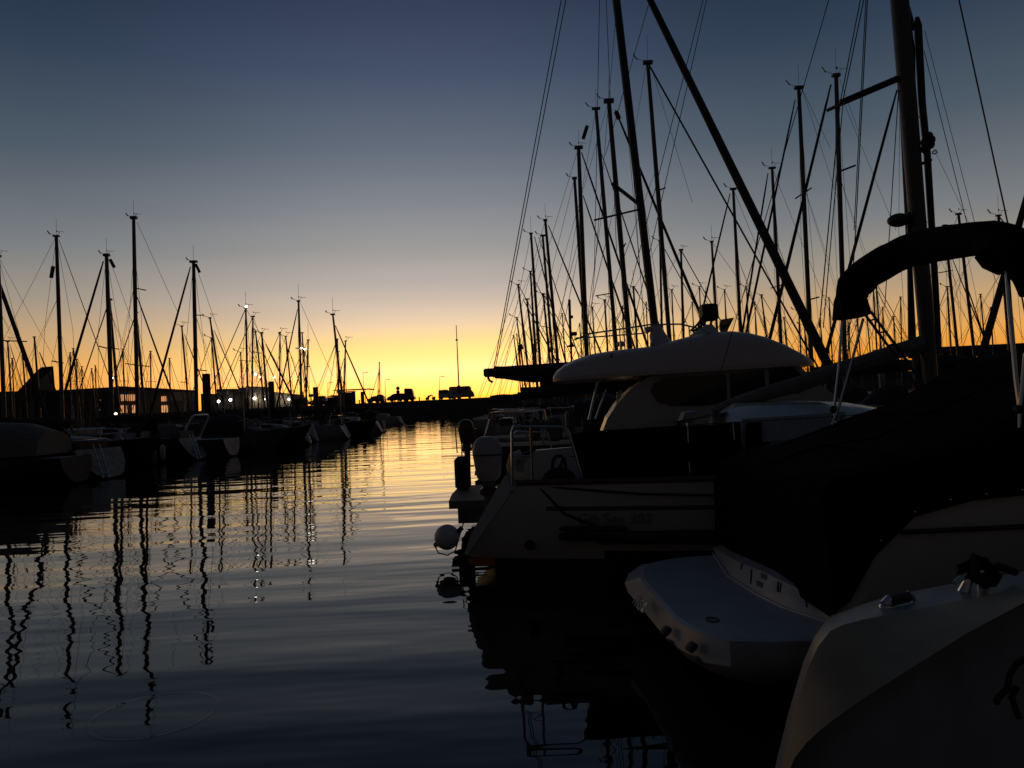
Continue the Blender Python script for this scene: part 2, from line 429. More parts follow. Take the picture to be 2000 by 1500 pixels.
    if boom:
        g = foot + dr * (.62 if foot.x < -8 else .9); e = g - a * (L * .36) + Vector((0, 0, random.uniform(-.12, .12)))
        m_ = MB(); m_.tube([g, e], .06, 6); bo = m_.build('boom', mm, root)
        m_ = MB(); n_ = 7
        m_.tube([g + (e - g) * (k / n_) + Vector((0, 0, .15 - .05 * k / n_ + random.uniform(-.02, .02))) for k in range(n_ + 1)], [.17 * (1.05 - .5 * k / n_) * random.uniform(.9, 1.1) for k in range(n_ + 1)], 8)
        m_.build('sail_cover', cover, bo)
    if refl:
        m_ = MB(); m_.tube([P(refl[0][0], refl[0][1], y), P(refl[1][0], refl[1][1], y)], .075, 7); m_.build('radar_reflector', WIRE, mast)
    if detail > 1:
        # stern and bow rails
        ra = MB(); z0 = fb; hw = B * .36
        c = O + a * .6
        ra.tube([c + a * .9 + p * hw * 1.08 + Vector((0, 0, z0)), c + a * .8 + p * hw * 1.08 + Vector((0, 0, z0 + .6)), c + p * hw + Vector((0, 0, z0 + .62)), c - p * hw + Vector((0, 0, z0 + .62)), c + a * .8 - p * hw * 1.08 + Vector((0, 0, z0 + .6)), c + a * .9 - p * hw * 1.08 + Vector((0, 0, z0))], max(.016, wr), 5)
        ra.build('stern_rail', STEEL, root)
        if d > 20:
            kk = random.random()
            if kk < .5:
                lm_ = MB()
                for dx in (-.13, .13):
                    lm_.tube([O + p * (.35 + dx) - a * .06 + Vector((0, 0, .05)), O + p * (.35 + dx) + a * .3 + Vector((0, 0, fb + .15))], .022, 5)
                for q_ in range(4): lm_.tube([O + p * .22 + a * (.06 * q_ - .05) + Vector((0, 0, .2 + .22 * q_)), O + p * .48 + a * (.06 * q_ - .05) + Vector((0, 0, .2 + .22 * q_))], .02, 4)
                lm_.build('boarding_ladder', STEEL, root)
            if kk > .3:
                lb_ = MB(); c_ = O + a * .5 - p * (B * .38) + Vector((0, 0, fb + .4)); lb_.tube([c_ + Vector((.0, 0, .16)), c_ + p * .1 + Vector((0, 0, .12)), c_ + p * .14, c_ + p * .1 - Vector((0, 0, .13)), c_ - Vector((0, 0, .16))], .055, 7); lb_.build('lifebuoy', random.choice((WHITE, ORANGE)), root)
            bn = MB(); c_ = O + a * (L * .12) + Vector((0, 0, fb + .12)); bn.box(c_, (.5, B * .5, .35), (a, p, Vector((0, 0, 1))), bev=.06); bn.build('cockpit_locker', random.choice((DULL, SAIL, NAVY)), root)
            if kk > .6:
                rp_ = MB(); c_ = O + a * .4 + p * (B * .3); rp_.tube([c_ + Vector((0, 0, fb)), c_ + Vector((0, 0, fb + 2.1))], .03, 6); rp_.tube([c_ + Vector((0, 0, fb + 2.1)), c_ + Vector((0, 0, fb + 2.32))], .22, 12); rp_.build('radar_post', WHITE, root)
    BOATS.append((label, O, a, L, B))
    return dict(root=root, O=O, a=a, p=p, L=L, B=B, foot=foot, pt=pt, mast=mast, dr=dr, r=r)
# ------------------------------------------------------------------ left row: boats along the pontoon across the channel
GL = 'sailing boats moored along the left side of the channel'
SB = sailboat
lb = []
SB('sailboat beyond the left edge, its thick furled headsail slanting down before the wedge roof', (-72, 395), (-50, 800), 29, 8, 1, ((-57, 400), (64, 738), 8), True, group=GL, yaw=-2, hm=DULL, fb=1.1)
SB('sailboat whose mast stands right at the left edge of the view', (-4, 500), (8, 800), 26.5, 8, -1, None, True, group=GL, yaw=182, hm=GREYH, transom=WHITE, end=(228, 931))
SB('sailboat with a small tube hung beside its mast, left of the dark diagonal sail', (110, 461), (121, 790), 31, 7.5, 1, ((115, 468), (200, 700), 1.6), True, spr=[((101, 705), (124, 709), 2.5)], group=GL, yaw=182, refl=((104, 520), (100, 543)), hm=NAVY, transom=DULL, end=(309, 908))
SB('sailboat with a dark rolled headsail running down left, mast just left of the tallest', (208, 498), (218, 790), 35, 8.5, -1, ((202, 510), (128, 762), 5), ((214, 505), (262, 640)), spr=[((193, 676), (208, 680), 2.5), ((218, 680), (233, 682), 2)], group=GL, yaw=182, hm=NAVY, transom=WHITE, refl=((215, 507), (223, 522)), end=(401, 895))
SB('sailboat with the tallest mast of the left row, standing before the long building', (261, 425), (268, 788), 37.5, 8, 1, ((268, 580), (341, 782), 3.4), ((268, 435), (348, 612)), spr=[((262, 562), (285, 567), 2.2), ((245, 710), (292, 716), 2)], group=GL, yaw=-2, hm=GREYH, frac=.86)
SB('sailboat with a lone tall mast and a dark rolled headsail, beside the thick square pile', (378, 511), (384, 795), 41, 8, -1, ((372, 521), (305, 766), 4.4), ((383, 520), (470, 772)), spr=[((380, 615), (395, 616), 2), ((380, 722), (404, 724), 2)], group=GL, yaw=182, hm=NAVY, inst='l', end=(512, 879), transom=DULL, refl=((382, 516), (390, 532)))
SB('sailboat with a dark leaning mast tucked close behind the second tall mast from left', (214, 585), (231, 790), 43, 5.5, -1, None, False, spr=[], inst='', ant=False, group=GL, yaw=181, detail=1, hm=DULL)
SB('sailboat with a leaning dark mast tucked behind the tallest mast of the left row', (266, 610), (281, 790), 45, 5, -1, None, False, spr=[], inst='', ant=False, group=GL, yaw=181, detail=1, hm=NAVY)
SB('sailboat with a white light burning at its masthead', (480, 602), (484, 790), 50, 4.2, -1, None, True, group=GL, yaw=181, hm=WHITE, inst='lr', L=8)
SB('sailboat with a straight bare mast just right of the one with the masthead light', (494, 618), (492, 800), 46, 3.6, -1, None, ((496, 622), (505, 650)), spr=[], group=GL, yaw=181, hm=DULL, inst='r', ant=False)
SB('sailboat with a leaning mast between the masthead light and the second square pile', (499, 648), (517, 795), 48, 3.4, 1, ((504, 665), (558, 790), 2), True, spr=[], group=GL, yaw=-2, hm=WHITE, inst='', ant=False, detail=1)
SB('sailboat with a leaning mast and a club-shaped rolled headsail sloping right', (511, 650), (524, 800), 43, 4.2, 1, ((519, 672), (575, 784), 4), True, spr=[((494, 687), (511, 690), 1.6)], group=GL, yaw=-2, hm=RED, inst='lr', ant=False)
SB('sailboat with a thin upright mast above the second square pile', (547, 649), (546, 790), 54, 3, -1, None, True, spr=[], group=GL, yaw=181, detail=1, inst='r', ant=False)
SB('sailboat with a thin leaning mast just right of the second square pile', (558, 657), (570, 778), 56, 3.2, 1, ((564, 682), (592, 770), 1.8), True, spr=[], group=GL, yaw=-2, detail=1, inst='lr', ant=False)
SB('sailboat with the tall mast that carries a bright glint on its spreader', (583, 588), (589, 786), 52, 4.6, -1, ((581, 604), (546, 768), 2.8), ((587, 592), (650, 735)), spr=[((577, 680), (598, 681), 2.2)], group=GL, yaw=181, hm=WHITE, inst='lr', transom=WHITE)
SB('sailboat with a dark mast crossing close right of the glinting spreader', (590, 650), (600, 790), 57, 3, -1, ((599, 680), (572, 775), 2.4), False, spr=[], group=GL, yaw=181, detail=1, inst='', ant=False)
SB('sailboat with a short upright mast right of the glinting spreader', (602, 664), (598, 786), 55, 3.2, -1, None, False, spr=[((594, 716), (606, 716), 1.6)], group=GL, yaw=181, detail=1, inst='', ant=True)
SB('sailboat with a leaning mast and wide spread stays, last tall one before open sky', (650, 614), (668, 772), 58, 4.4, 1, ((655, 636), (713, 770), 3), ((655, 674), (622, 772)), spr=[((655, 686), (664, 687), 1.5)], group=GL, yaw=-2, hm=NAVY, inst='lr')
SB('sailboat with a short mast close along the last tall leaning mast', (659, 662), (662, 772), 63, 3, -1, None, False, spr=[], group=GL, yaw=181, detail=1, inst='', ant=False)
SB('sailboat with a short upright mast just right of the last tall leaning mast', (675, 666), (672, 772), 62, 3.2, -1, ((672, 700), (655, 760), 2), False, spr=[], group=GL, yaw=181, detail=1, inst='r', ant=False)
SB('sailboat with a thin mast standing alone against the brightest sky', (741, 708), (740, 782), 95, 2.2, -1, ((740, 725), (726, 772), 1.2), False, spr=[], group=GL, yaw=170, detail=1, inst='', ant=False)
SB('sailboat with a leaning mast before the two lit wall lamps', (355, 637), (367, 778), 52, 3.8, 1, ((360, 653), (379, 702), 2.2), False, spr=[((351, 746), (366, 747), 1.4)], group=GL, yaw=-2, detail=1, hm=DULL, ant=False)
SB('sailboat with a short leaning mast right behind the first square pile', (413, 660), (422, 772), 54, 3.4, -1, None, False, spr=[], group=GL, yaw=181, detail=1, inst='l', ant=False)
SB('sailboat with a leaning mast and two diagonal stays, right of the first square pile', (410, 621), (433, 770), 50, 4, 1, ((418, 645), (471, 768), 2.4), ((425, 695), (450, 758)), spr=[], group=GL, yaw=-2, detail=1, hm=WHITE, ant=False)
SB('sailboat with a short thin mast over the building with the white lamps', (470, 688), (474, 775), 62, 3, -1, None, False, spr=[], group=GL, yaw=181, detail=1, inst='lr', ant=False)
SB('sailboat with a short leaning mast crossing the dark rolled sail at far left', (67, 658), (75, 762), 44, 4, 1, ((77, 688), (109, 764), 3.2), False, spr=[], group=GL, yaw=-2, detail=1, inst='', ant=False)
SB('sailboat with a short upright mast at far left with one stay sloping right', (15, 667), (22, 775), 48, 3.2, 1, ((19, 672), (46, 760), 1.8), False, spr=[], group=GL, yaw=-2, detail=1, inst='lr', ant=False)
SB('sailboat with a short mast just left of the wedge roof', (43, 680), (50, 770), 52, 3, -1, None, False, spr=[], group=GL, yaw=181, detail=1, inst='', ant=False)
GD = 'distant masts over the long building on the left quay'
for tx, ty, bx, yy in ((137, 689, 138, 72), (143, 681, 153, 75), (160, 716, 161, 80), (179, 720, 184, 88), (186, 714, 188, 86), (240, 682, 243, 70), (294, 686, 295, 74), (331, 700, 333, 90), (24, 700, 27, 90), (150, 702, 151, 95)):
    SB('distant sailboat, one of the thin bare masts low above the left long building', (tx, ty), (bx, 775), yy, 2.4 if yy > 78 else 3, random.choice((-1, 1)), None, random.random() < .5, spr=[(.6, .3)] if yy < 80 else [], group=GD, yaw=random.choice((-15, 165)), detail=1, inst='', ant=False, boom=False, L=6.5)

# ------------------------------------------------------------------ right row: sterns to the channel, bows to the pontoon on the right
GR = 'sailing boats moored along the right side of the channel'
F1 = SB('big sailboat with a thick black mast and a brown sail bag on its long boom', (1164, -340), (1279, 640), 14.5, 16, 1, ((1236, -70), (1612, 702), 17), None, spr=[((1248, 409), (1160, 430), 4), ((1195, 358), (1246, 398), 8)], group=GR, yaw=-6, hm=NAVY, inst='', ant=False, boom=False, frac=.85, mm=DARKALU, fb=1.05, sb=3.7, L=7.6)
SB('sailboat whose slim tall mast lifts its wind arrow highest, right of the thick black mast', (1265, 122), (1307, 655), 19, 9, 1, None, (((1262, 128), (1234, 290)), ((1273, 135), (1352, 395))), spr=[((1285, 372), (1300, 367), 3)], group=GR, yaw=-8, hm=WHITE, inst='l', L=9)
SB('sailboat with a wide flat masthead, close left of the thick black mast', (1189, 197), (1230, 675), 23, 10.5, 1, ((1202, 215), (1368, 614), 6), True, spr=[((1222, 475), (1214, 490), 3)], group=GR, yaw=-8, hm=WHITE, inst='l', refl=((1203, 218), (1209, 232)))
SB('sailboat with a slim mast just left of the one with the wide flat masthead', (1164, 212), (1204, 685), 26.5, 8.2, 1, ((1175, 300), (1262, 560), 3), True, spr=[((1163, 578), (1192, 573), 2.4)], group=GR, yaw=-8, hm=NAVY, inst='l')
SB('sailboat with a dark tube hung right beside its masthead, left of the flat masthead', (1130, 288), (1146, 695), 29.5, 9, 1, ((1136, 298), (1258, 655), 4.6), True, spr=[], group=GR, yaw=-8, hm=WHITE, inst='lr', refl=((1147, 246), (1139, 271)))
SB('sailboat with a mast half hidden by the one with the hanging tube', (1122, 348), (1139, 600), 33, 7, 1, ((1139, 382), (1228, 645), 4), True, spr=[], group=GR, yaw=-8, hm=NAVY, inst='l', ant=False)
SB('sailboat with a mast crowned by a cluster of instruments in the receding right row', (1065, 430), (1090, 712), 36, 6.2, 1, ((1071, 440), (1137, 600), 3.6), True, spr=[], group=GR, yaw=-8, hm=WHITE, inst='lr')
SB('sailboat with a mast close behind the one crowned by instruments', (1060, 460), (1080, 710), 40, 5.2, 1, ((1052, 462), (1098, 600), 2.2), True, spr=[], group=GR, yaw=-8, hm=DULL, inst='l', ant=False, detail=1)
SB('sailboat with a mast left of the cluster of instruments, its antenna leaning left', (1037, 456), (1055, 712), 43, 5.6, 1, ((1044, 462), (1078, 600), 3), True, spr=[], group=GR, yaw=-8, hm=WHITE, inst='l', detail=1)
SB('sailboat with a shorter mast hugging the mast whose antenna leans left', (1036, 530), (1047, 712), 46, 4.4, 1, None, True, spr=[], group=GR, yaw=-8, inst='l', ant=False, detail=1, L=8)
SB('sailboat with a leaning mast third from the left end of the receding right row', (1012, 556), (1030, 712), 50, 4.2, 1, None, True, spr=[], group=GR, yaw=-8, inst='lr', ant=False, detail=1, L=8, hm=NAVY)
SB('sailboat with a dark mast and short stub at its head above the brown bag', (1029, 584), (1044, 712), 53, 4.6, 1, ((1022, 585), (1030, 600), 3), False, spr=[], group=GR, yaw=-8, inst='', ant=False, detail=1, L=8)
SB('sailboat with a thin mast beside the dark square flag, leftmost in the right row', (1009, 620), (1021, 713), 58, 3, 1, None, True, spr=[], group=GR, yaw=-8, inst='l', ant=False, detail=1, L=7.5)
SB('sailboat with the leftmost thin mast of the right row', (1003, 655), (1011, 714), 66, 2.6, 1, None, True, spr=[], group=GR, yaw=-8, inst='', ant=False, detail=1, L=7)
SB('sailboat with a thin short mast right beside the leftmost one of the right row', (1009, 652), (1016, 714), 63, 2.4, 1, None, False, spr=[], group=GR, yaw=-8, inst='', ant=False, detail=1, L=7)
SB('sailboat with a short mast rising right of the leaning masts above the brown bag', (1061, 574), (1074, 706), 48, 4.6, 1, None, True, spr=[((1058, 637), (1072, 640), 1.5)], group=GR, yaw=-8, inst='l', ant=False, detail=1, L=8, hm=DULL)
SB('sailboat with a short thin mast above the roof rail of the hardtop cruiser', (1181, 586), (1187, 690), 44, 4, 1, None, True, spr=[], group=GR, yaw=-8, inst='lr', ant=False, detail=1, L=8)
SB('sailboat with a short dark mast close left of the foot of the thick black mast', (1237, 560), (1244, 668), 40, 4.4, 1, None, True, spr=[((1241, 563), (1247, 573), 1.5)], group=GR, yaw=-8, inst='l', ant=True, detail=1, L=8)
SB('sailboat with a thin straight mast hidden partly by the slim tall mast', (1289, 470), (1293, 660), 34, 4.6, 1, None, True, spr=[], group=GR, yaw=-8, inst='l', ant=False, detail=1, L=8.5)
SB('sailboat with an upright mast between the slim tall mast and the dark square box', (1330, 488), (1335, 662), 36, 5, 1, None, True, spr=[((1329, 635), (1340, 628), 1.6)], group=GR, yaw=-8, inst='r', ant=False, detail=1, L=8.5)

GP = 'sailing boats on the far side of the right pontoon'
SB('sailboat with a short mast just above the dark square box', (1390, 472), (1400, 640), 33, 5.2, -1, ((1379, 560), (1376, 590), 2), True, spr=[], group=GP, yaw=172, inst='lr', ant=True, detail=1, L=8.5)
SB('sailboat with a mast whose dark rolled headsail comes down to the square box', (1432, 369), (1447, 655), 29, 6.6, -1, ((1426, 378), (1374, 598), 4), True, spr=[], group=GP, yaw=172, inst='l', ant=False, hm=WHITE)
SB('sailboat with the mast half covered by the thick diagonal headsail', (1508, 328), (1526, 680), 27, 6.8, -1, ((1500, 338), (1449, 656), 4.2), True, spr=[((1505, 563), (1528, 556), 2)], group=GP, yaw=172, inst='lr', hm=DULL)
SB('sailboat with the lower, left one of two tall masts right of the diagonal headsail', (1560, 171), (1584, 690), 22, 9.2, -1, ((1553, 195), (1466, 610), 4.6), (((1567, 175), (1622, 290)), ((1567, 175), (1640, 400))), spr=[((1553, 388), (1585, 367), 3)], group=GP, yaw=172, inst='l', hm=WHITE)
SB('sailboat with the higher, right one of two tall masts right of the diagonal headsail', (1633, 147), (1650, 700), 19.5, 10, -1, ((1623, 165), (1502, 668), 6.5), (((1640, 155), (1680, 265)), ((1648, 200), (1750, 450))), spr=[((1642, 334), (1671, 323), 4), ((1582, 585), (1600, 580), 3)], group=GP, yaw=172, inst='lr', hm=NAVY)
SB('sailboat hidden behind the big grey mast, its rolled headsail slanting out to the left', (1758, 150), (1785, 675), 16.5, 10, -1, ((1752, 176), (1617, 678), 6.5), True, spr=[], group=GP, yaw=172, inst='', ant=False, hm=WHITE)
SB('sailboat beyond the right edge, its thick furled headsail sloping into view', (2120, -20), (2140, 700), 13, 12, -1, ((2087, 100), (1921, 680), 13), False, spr=[], group=GP, yaw=172, inst='', ant=False, hm=WHITE)
SB('sailboat with a mast seen under the black canvas arch, nearer the big grey mast', (1845, 440), (1870, 680), 34, 5.6, 1, ((1858, 500), (1930, 680), 2.4), True, spr=[((1833, 533), (1861, 528), 2)], group=GP, yaw=-8, inst='', ant=False, hm=DULL, detail=1)
SB('sailboat with its masthead above and its mast visible under the black canvas arch', (1872, 418), (1902, 682), 30, 6, 1, ((1889, 560), (1928, 676), 3), True, spr=[], group=GP, yaw=-8, inst='lr', ant=False, hm=WHITE)
SB('sailboat with a masthead peeping over the crown of the black canvas arch', (1950, 421), (1972, 690), 26, 6, 1, None, True, spr=[], group=GP, yaw=-8, inst='lr', ant=True, hm=WHITE, L=8.5)
GF = 'distant masts low over the far right boats'
for tx, ty, bx, by, yy in ((1619, 581, 1625, 690, 60), (1759, 580, 1761, 690, 64), (1724, 600, 1727, 690, 70), (1705, 553, 1713, 690, 52), (1711, 552, 1721, 690, 50), (1531, 620, 1538, 690, 66), (1560, 608, 1566, 725, 48), (1571, 636, 1578, 722, 56), (1487, 576, 1501, 690, 55), (1672, 600, 1680, 690, 72), (1745, 618, 1750, 690, 80), (1690, 585, 1700, 690, 62), (1830, 590, 1836, 690, 75), (1915, 575, 1925, 690, 68), (1850, 560, 1858, 690, 58), (1935, 600, 1940, 690, 78), (1655, 610, 1660, 690, 84), (1602, 622, 1606, 690, 88)):
    SB('distant sailboat, one of the thin bare masts low in the orange sky far right', (tx, ty), (bx, by), yy, 3.4 if yy < 60 else 2.8, random.choice((-1, 1)), None, True, spr=[(.6, .3)], group=GF, yaw=random.choice((-10, 170)), detail=1, inst='' if yy > 60 else 'l', ant=False, boom=False, L=7.5)

GM = 'distant masts between the near masts of the right row'
for tx, ty, bx, by, yy in ((1098, 612, 1104, 700, 70), (1132, 632, 1137, 700, 74), (1157, 600, 1163, 700, 62), (1198, 612, 1202, 690, 72), (1216, 598, 1221, 690, 66), (1262, 590, 1266, 680, 70), (1312, 566, 1317, 680, 58), (1352, 590, 1356, 670, 66), (1366, 560, 1371, 670, 54), (1415, 566, 1420, 660, 60), (1458, 560, 1463, 670, 62), (1474, 590, 1478, 670, 74), (1086, 640, 1090, 706, 88), (1052, 660, 1055, 710, 95)):
    SB('distant sailboat, one of the thin masts glimpsed between the nearer masts of the right row', (tx, ty), (bx, by), yy, 3.0 if yy < 66 else 2.6, random.choice((-1, 1)), None, True, spr=[(.6, .3)], group=GM, yaw=random.choice((-8, 172)), detail=1, inst='lr' if yy < 66 else '', ant=False, boom=False, L=7.5)
# ------------------------------------------------------------------ details of the big sailboat behind the cruiser
o = F1; root = o['root']
g = P(1283, 700, 14.5); e = P(962, 731, 14.2)
mb = MB(); mb.tube([g, e], .06, 8); bo = mb.build('boom', ALU, root)
prof_u = [(966, 716, 740), (985, 716, 741), (1010, 713, 744), (1040, 711, 746), (1080, 708, 744), (1130, 706, 741), (1190, 702, 737), (1270, 690, 733)]
rows = []
for i, (x, yu, yl) in enumerate(prof_u):
    A, Bq = P(x, yu, 14.2), P(x, yl, 14.2); c = (A + Bq) / 2; hz = (A.z - Bq.z) / 2; wd = .16 + .02 * (i % 2)
    rows.append([c + Vector((0, math.cos(q) * wd, math.sin(q) * hz * (1 + .08 * math.sin(5 * q + i)))) for q in [2 * math.pi * k / 12 for k in range(12)]])
mb = MB(); mb.grid(rows, True, True); mb.build('sail_bag', BROWN, bo)
mb = MB(); c = P(956, 728, 14.2); mb.box(c, (.22, .16, .16), bev=.03); mb.tube([c + Vector((-.04, 0, -.05)), c + Vector((-.01, 0, -.14)), c + Vector((.05, .02, -.18))], .025, 6); mb.build('boom_end_fitting', DARKALU, bo)
for (x0, x1) in ((1096, 964), (1105, 967)):
    mb = MB(); mb.tube([P(x0, 0, 14.4) + (P(x0, 0, 14.4) - P(x1, 720, 14.2)) * .25, P(x1, 722, 14.2)], .009, 5); mb.build('topping_lift', WIRE, root)
for pts in (((1380, 0), (1290, 400)), ((1373, 0), (1282, 360))):
    mb = MB(); A, Bq = P(*pts[0], 15.6), P(*pts[1], 15.6); mb.tube([A + (A - Bq) * .3, A, Bq, Bq + (Bq - A) * .75], .008, 5); mb.build('shroud', WIRE, root)
for pts in (((1171, 0), (1167, 210)), ((1184, 0), (1192, 195)), ((1265, 15), (1232, 130))):
    mb = MB(); A, Bq = P(*pts[0], 13.6), P(*pts[1], 13.6); mb.tube([A + (A - Bq) * .3, Bq, Bq + (Bq - A) * 1.5], .006, 5); mb.build('halyard', WIRE, root)

# ------------------------------------------------------------------ yacht with the weather cloths (second boat from the camera)
ya = -8.0
a = Vector((math.cos(R(ya)), math.sin(R(ya)), 0)); p = Vector((-a.y, a.x, 0)); Zv = Vector((0, 0, 1))
O = Vector((-.62, 8.88, 0)); L = 9.0; B = 2.95; FBC = 1.0; RK = .78
root = thing('sailing_yacht', (O.x + a.x * 4, O.y + a.y * 4, 0), 'white sailing yacht with black weather cloths along its rail and a slanting open stern', 'sailing yacht')
rows = hull_rows(O, a, L, B, FBC, RK, .8, 26, .2, 0, 1.0, .24)
rootC = root
mb = MB(); mb.grid(rows); mb.build('hull', CREAM, root)
n = len(rows[0]); r00 = rows[0]
mb = MB(); mb.add([v - a * .004 for v in r00], [tuple(range(n))]); tr = mb.build('transom', WHITE, root)
mb = MB(); k = MB()
for sg, i0 in ((1, 0), (-1, n - 1)):      # pale edge mouldings of the open stern
    pass
nm = (-a * .75 + Zv * .66); ln = [r00[n - 1], r00[n - 2], r00[n - 3], r00[n - 4]]; ws = (.15, .13, .09, .04)
mb.grid([[v + p * .004 - nm * .01 for v in ln], [v - p * .012 for v in ln], [v - p * .012 + nm * w_ for v, w_ in zip(ln, ws)], [v + p * .06 + nm * w_ for v, w_ in zip(ln, ws)], [v + p * .06 - nm * .01 for v in ln]]); mb.build('stern_moulding', WHITE, tr)
mb = MB(); mb.grid([[r[0] - Zv * .02, (r[0] + r[-1]) / 2 + Zv * .03, r[-1] - Zv * .02] for r in rows[1:]]); mb.build('deck', DECKM, root)
mb = MB(); mb.tube([r[-1] + Zv * .02 for r in rows], .03, 6); mb.tube([r[0] + Zv * .02 for r in rows], .03, 6); mb.build('toe_rail', WOOD, root)
def S_(s, tq, z): return O + a * s + p * tq + Zv * z
# coloured stripes of the topside
def side_strip(name, s0, s1, z0, z1, material, off=.006, nn=10):
    mb = MB(); rr = []
    def at(s, z):
        u = max(0, min(1, (s - RK * z / FBC) / (L - .8)))
        g_ = FBC * (1 + .2 * u * u); w = B / 2 * beamf(u); zz = z / g_
        k_ = 1.0 if zz > .8 else (.975 + .025 * (zz - .45) / .35 if zz > .45 else .88 + .095 * max(0, (zz - .044)) / .406)
        return S_(s, -w * k_ - off, z)
    for i in range(nn + 1):
        s = s0 + (s1 - s0) * i / nn; rr.append([at(s, z1), at(s, z0)])
    mb.grid(rr); return mb.build(name, material, root), at
_, sat = side_strip('hull_stripe', 1.07, 6.6, .745, .785, NAVY)
side_strip('broad_stripe', 1.55, 6.6, .42, .46, DULL)
side_strip('boot_stripe', 1.62, 7.5, .06, .36, NAVY)
side_strip('boot_stripe', .52, 1.62, .0, .275, NAVY)
side_strip('orange_strip', .24, .52, .20, .272, mat('strip_orange', (.5, .16, .03), .5))  # short orange strip low on the hull side at the stern
l0, l1 = sat(1.37, .62) - p * .02, sat(2.2, .62) - p * .02; lx = (l1 - l0).normalized(); text('lettering', "Gib'Sea 302", .15, l0, (lx, Zv), mat('faded_lettering', (.2, .19, .18), .6), root, .15)
mb = MB(); c = sat(.89, .41) - p * .01; mb.tube([c - p * .01, c + p * .02], .05, 12); mb.build('exhaust_outlet', RUB, root)
# rails and weather cloth
def rail(name, pts, r=.0135, par=root, m_=STEEL): 
    mb = MB(); mb.tube(pts, r, 8); return mb.build(name, m_, par)
yd = 8.75
def Q(x, y, d=None):      # near rail plane of the yacht
    return on_axis(x, y, O - p * 1.12, a)[0] if d is None else on_axis(x, y, O + p * d, a)[0]
rail('stern_rail', [Q(1000, 948), Q(1000, 842), Q(1003, 836), Q(1012, 833), Q(1098, 834), Q(1106, 838), Q(1113, 848), Q(1140, 944)])
rail('rail_post', [Q(1036, 834), Q(1040, 946)]); rail('rail_brace', [Q(1002, 890), Q(1036, 891)], .007)
rail('rail_brace', [Q(1004, 891), Q(1036, 880)], .004)
rail('stern_rail', [Q(1000, 948, 1.0), Q(1000, 850, 1.0), Q(1010, 842, 1.0), Q(1070, 845, 1.0), Q(1090, 930, 1.0)])
top = [(1112, 848), (1160, 842), (1200, 839), (1260, 837), (1300, 834), (1345, 832), (1400, 829), (1446, 824)]
bot = [(1140, 943), (1180, 941), (1220, 940), (1270, 940), (1310, 939), (1350, 937), (1400, 936), (1450, 934)]
mb = MB(); rr = []
for i, (tq, bq) in enumerate(zip(top, bot)):
    A, Bq = Q(*tq), Q(*bq); md = (A + Bq) / 2 - p * .02 * (i % 2)
    rr.append([A, md, Bq]); 
rr2 = [[v + p * .014 for v in r] for r in rr]
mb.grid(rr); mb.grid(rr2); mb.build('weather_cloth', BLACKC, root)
# second panel further along the rail, same cloth
mb = MB(); rr = []
for i, (x, yt, yb) in enumerate(((1456, 826, 934), (1520, 822, 932), (1600, 818, 930), (1680, 812, 928))):
    A, Bq = Q(x, yt), Q(x, yb); rr.append([A, (A + Bq) / 2 - p * .015 * (i % 2), Bq])
mb = MB(); mb.grid([rr[0], [(u + v) / 2 for u, v in zip(rr[0], rr[1])]]); mb.build('weather_cloth', BLACKC, root)
for x0, y0, x1, y1 in ((1343, 826, 1348, 938), (1432, 826, 1440, 934), (1640, 812, 1650, 930)):
    rail('stanchion', [Q(x0, y0), Q(x1, y1)])
for dy in (0, 1):
    rail('lifeline', [Q(1112, 846 + 46 * dy), Q(1345, 830 + 50 * dy), Q(1640, 813 + 54 * dy), S_(8.3, -.3, 1.7 - .3 * dy)], .004, m_=WIRE)
# cockpit: coamings, seat back, companionway block
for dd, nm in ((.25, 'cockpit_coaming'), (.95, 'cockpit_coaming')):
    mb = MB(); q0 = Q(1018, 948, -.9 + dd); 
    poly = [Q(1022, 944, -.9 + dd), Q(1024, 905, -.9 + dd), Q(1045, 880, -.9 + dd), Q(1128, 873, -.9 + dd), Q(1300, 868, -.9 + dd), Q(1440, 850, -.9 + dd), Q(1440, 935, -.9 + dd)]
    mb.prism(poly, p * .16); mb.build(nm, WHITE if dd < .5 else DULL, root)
# coachroof
rr = []
roof = [(1405, 838, 806), (1432, 838, 790), (1470, 838, 788), (1560, 836, 786), (1618, 834, 788), (1660, 832, 790), (1720, 832, 800), (1745, 832, 822)]
for x, yb, yt in roof:
    A = Q(x, 862, -.75); T = Q(x, yt, -.15)
    zb = A.z; ztop = T.z; s = (T - O).dot(a)
    rr.append([S_(s, -.98, .98), S_(s, -.92, zb + (ztop - zb) * .55), S_(s, -.55, ztop - .03), S_(s, 0, ztop + .02), S_(s, .55, ztop - .03), S_(s, .92, zb + (ztop - zb) * .55), S_(s, .98, .98)])
mb = MB(); mb.grid(rr, False, True); cb = mb.build('coachroof', WHITE, root)
mb = MB(); mb.add([Q(1466, 853, -1.0), Q(1498, 850, -1.0), Q(1504, 868, -1.0), Q(1464, 872, -1.0)], [(0, 1, 2, 3)]); mb.build('cabin_window', GLASS, cb)
mb = MB(); mb.prism([Q(1428, 806, -.4), Q(1436, 791, -.4), Q(1600, 785, -.4), Q(1618, 790, -.4), Q(1622, 804, -.4)], p * .7); mb.build('sliding_hatch', DECKM, cb)
mb = MB(); mb.grid([[Q(x, y0, -1.02), Q(x + 6, y1, -1.06)] for x, y0, y1 in ((1448, 818, 866), (1500, 815, 862), (1560, 811, 856), (1600, 808, 850), (1650, 804, 838))]); mb.build('side_cloth', DECKM, root)
mb = MB(); mb.prism([Q(1326, 836, -.5), Q(1338, 806, -.5), Q(1362, 803, -.5), Q(1352, 836, -.5)], p * .5); mb.build('companionway_block', DECKM, root)
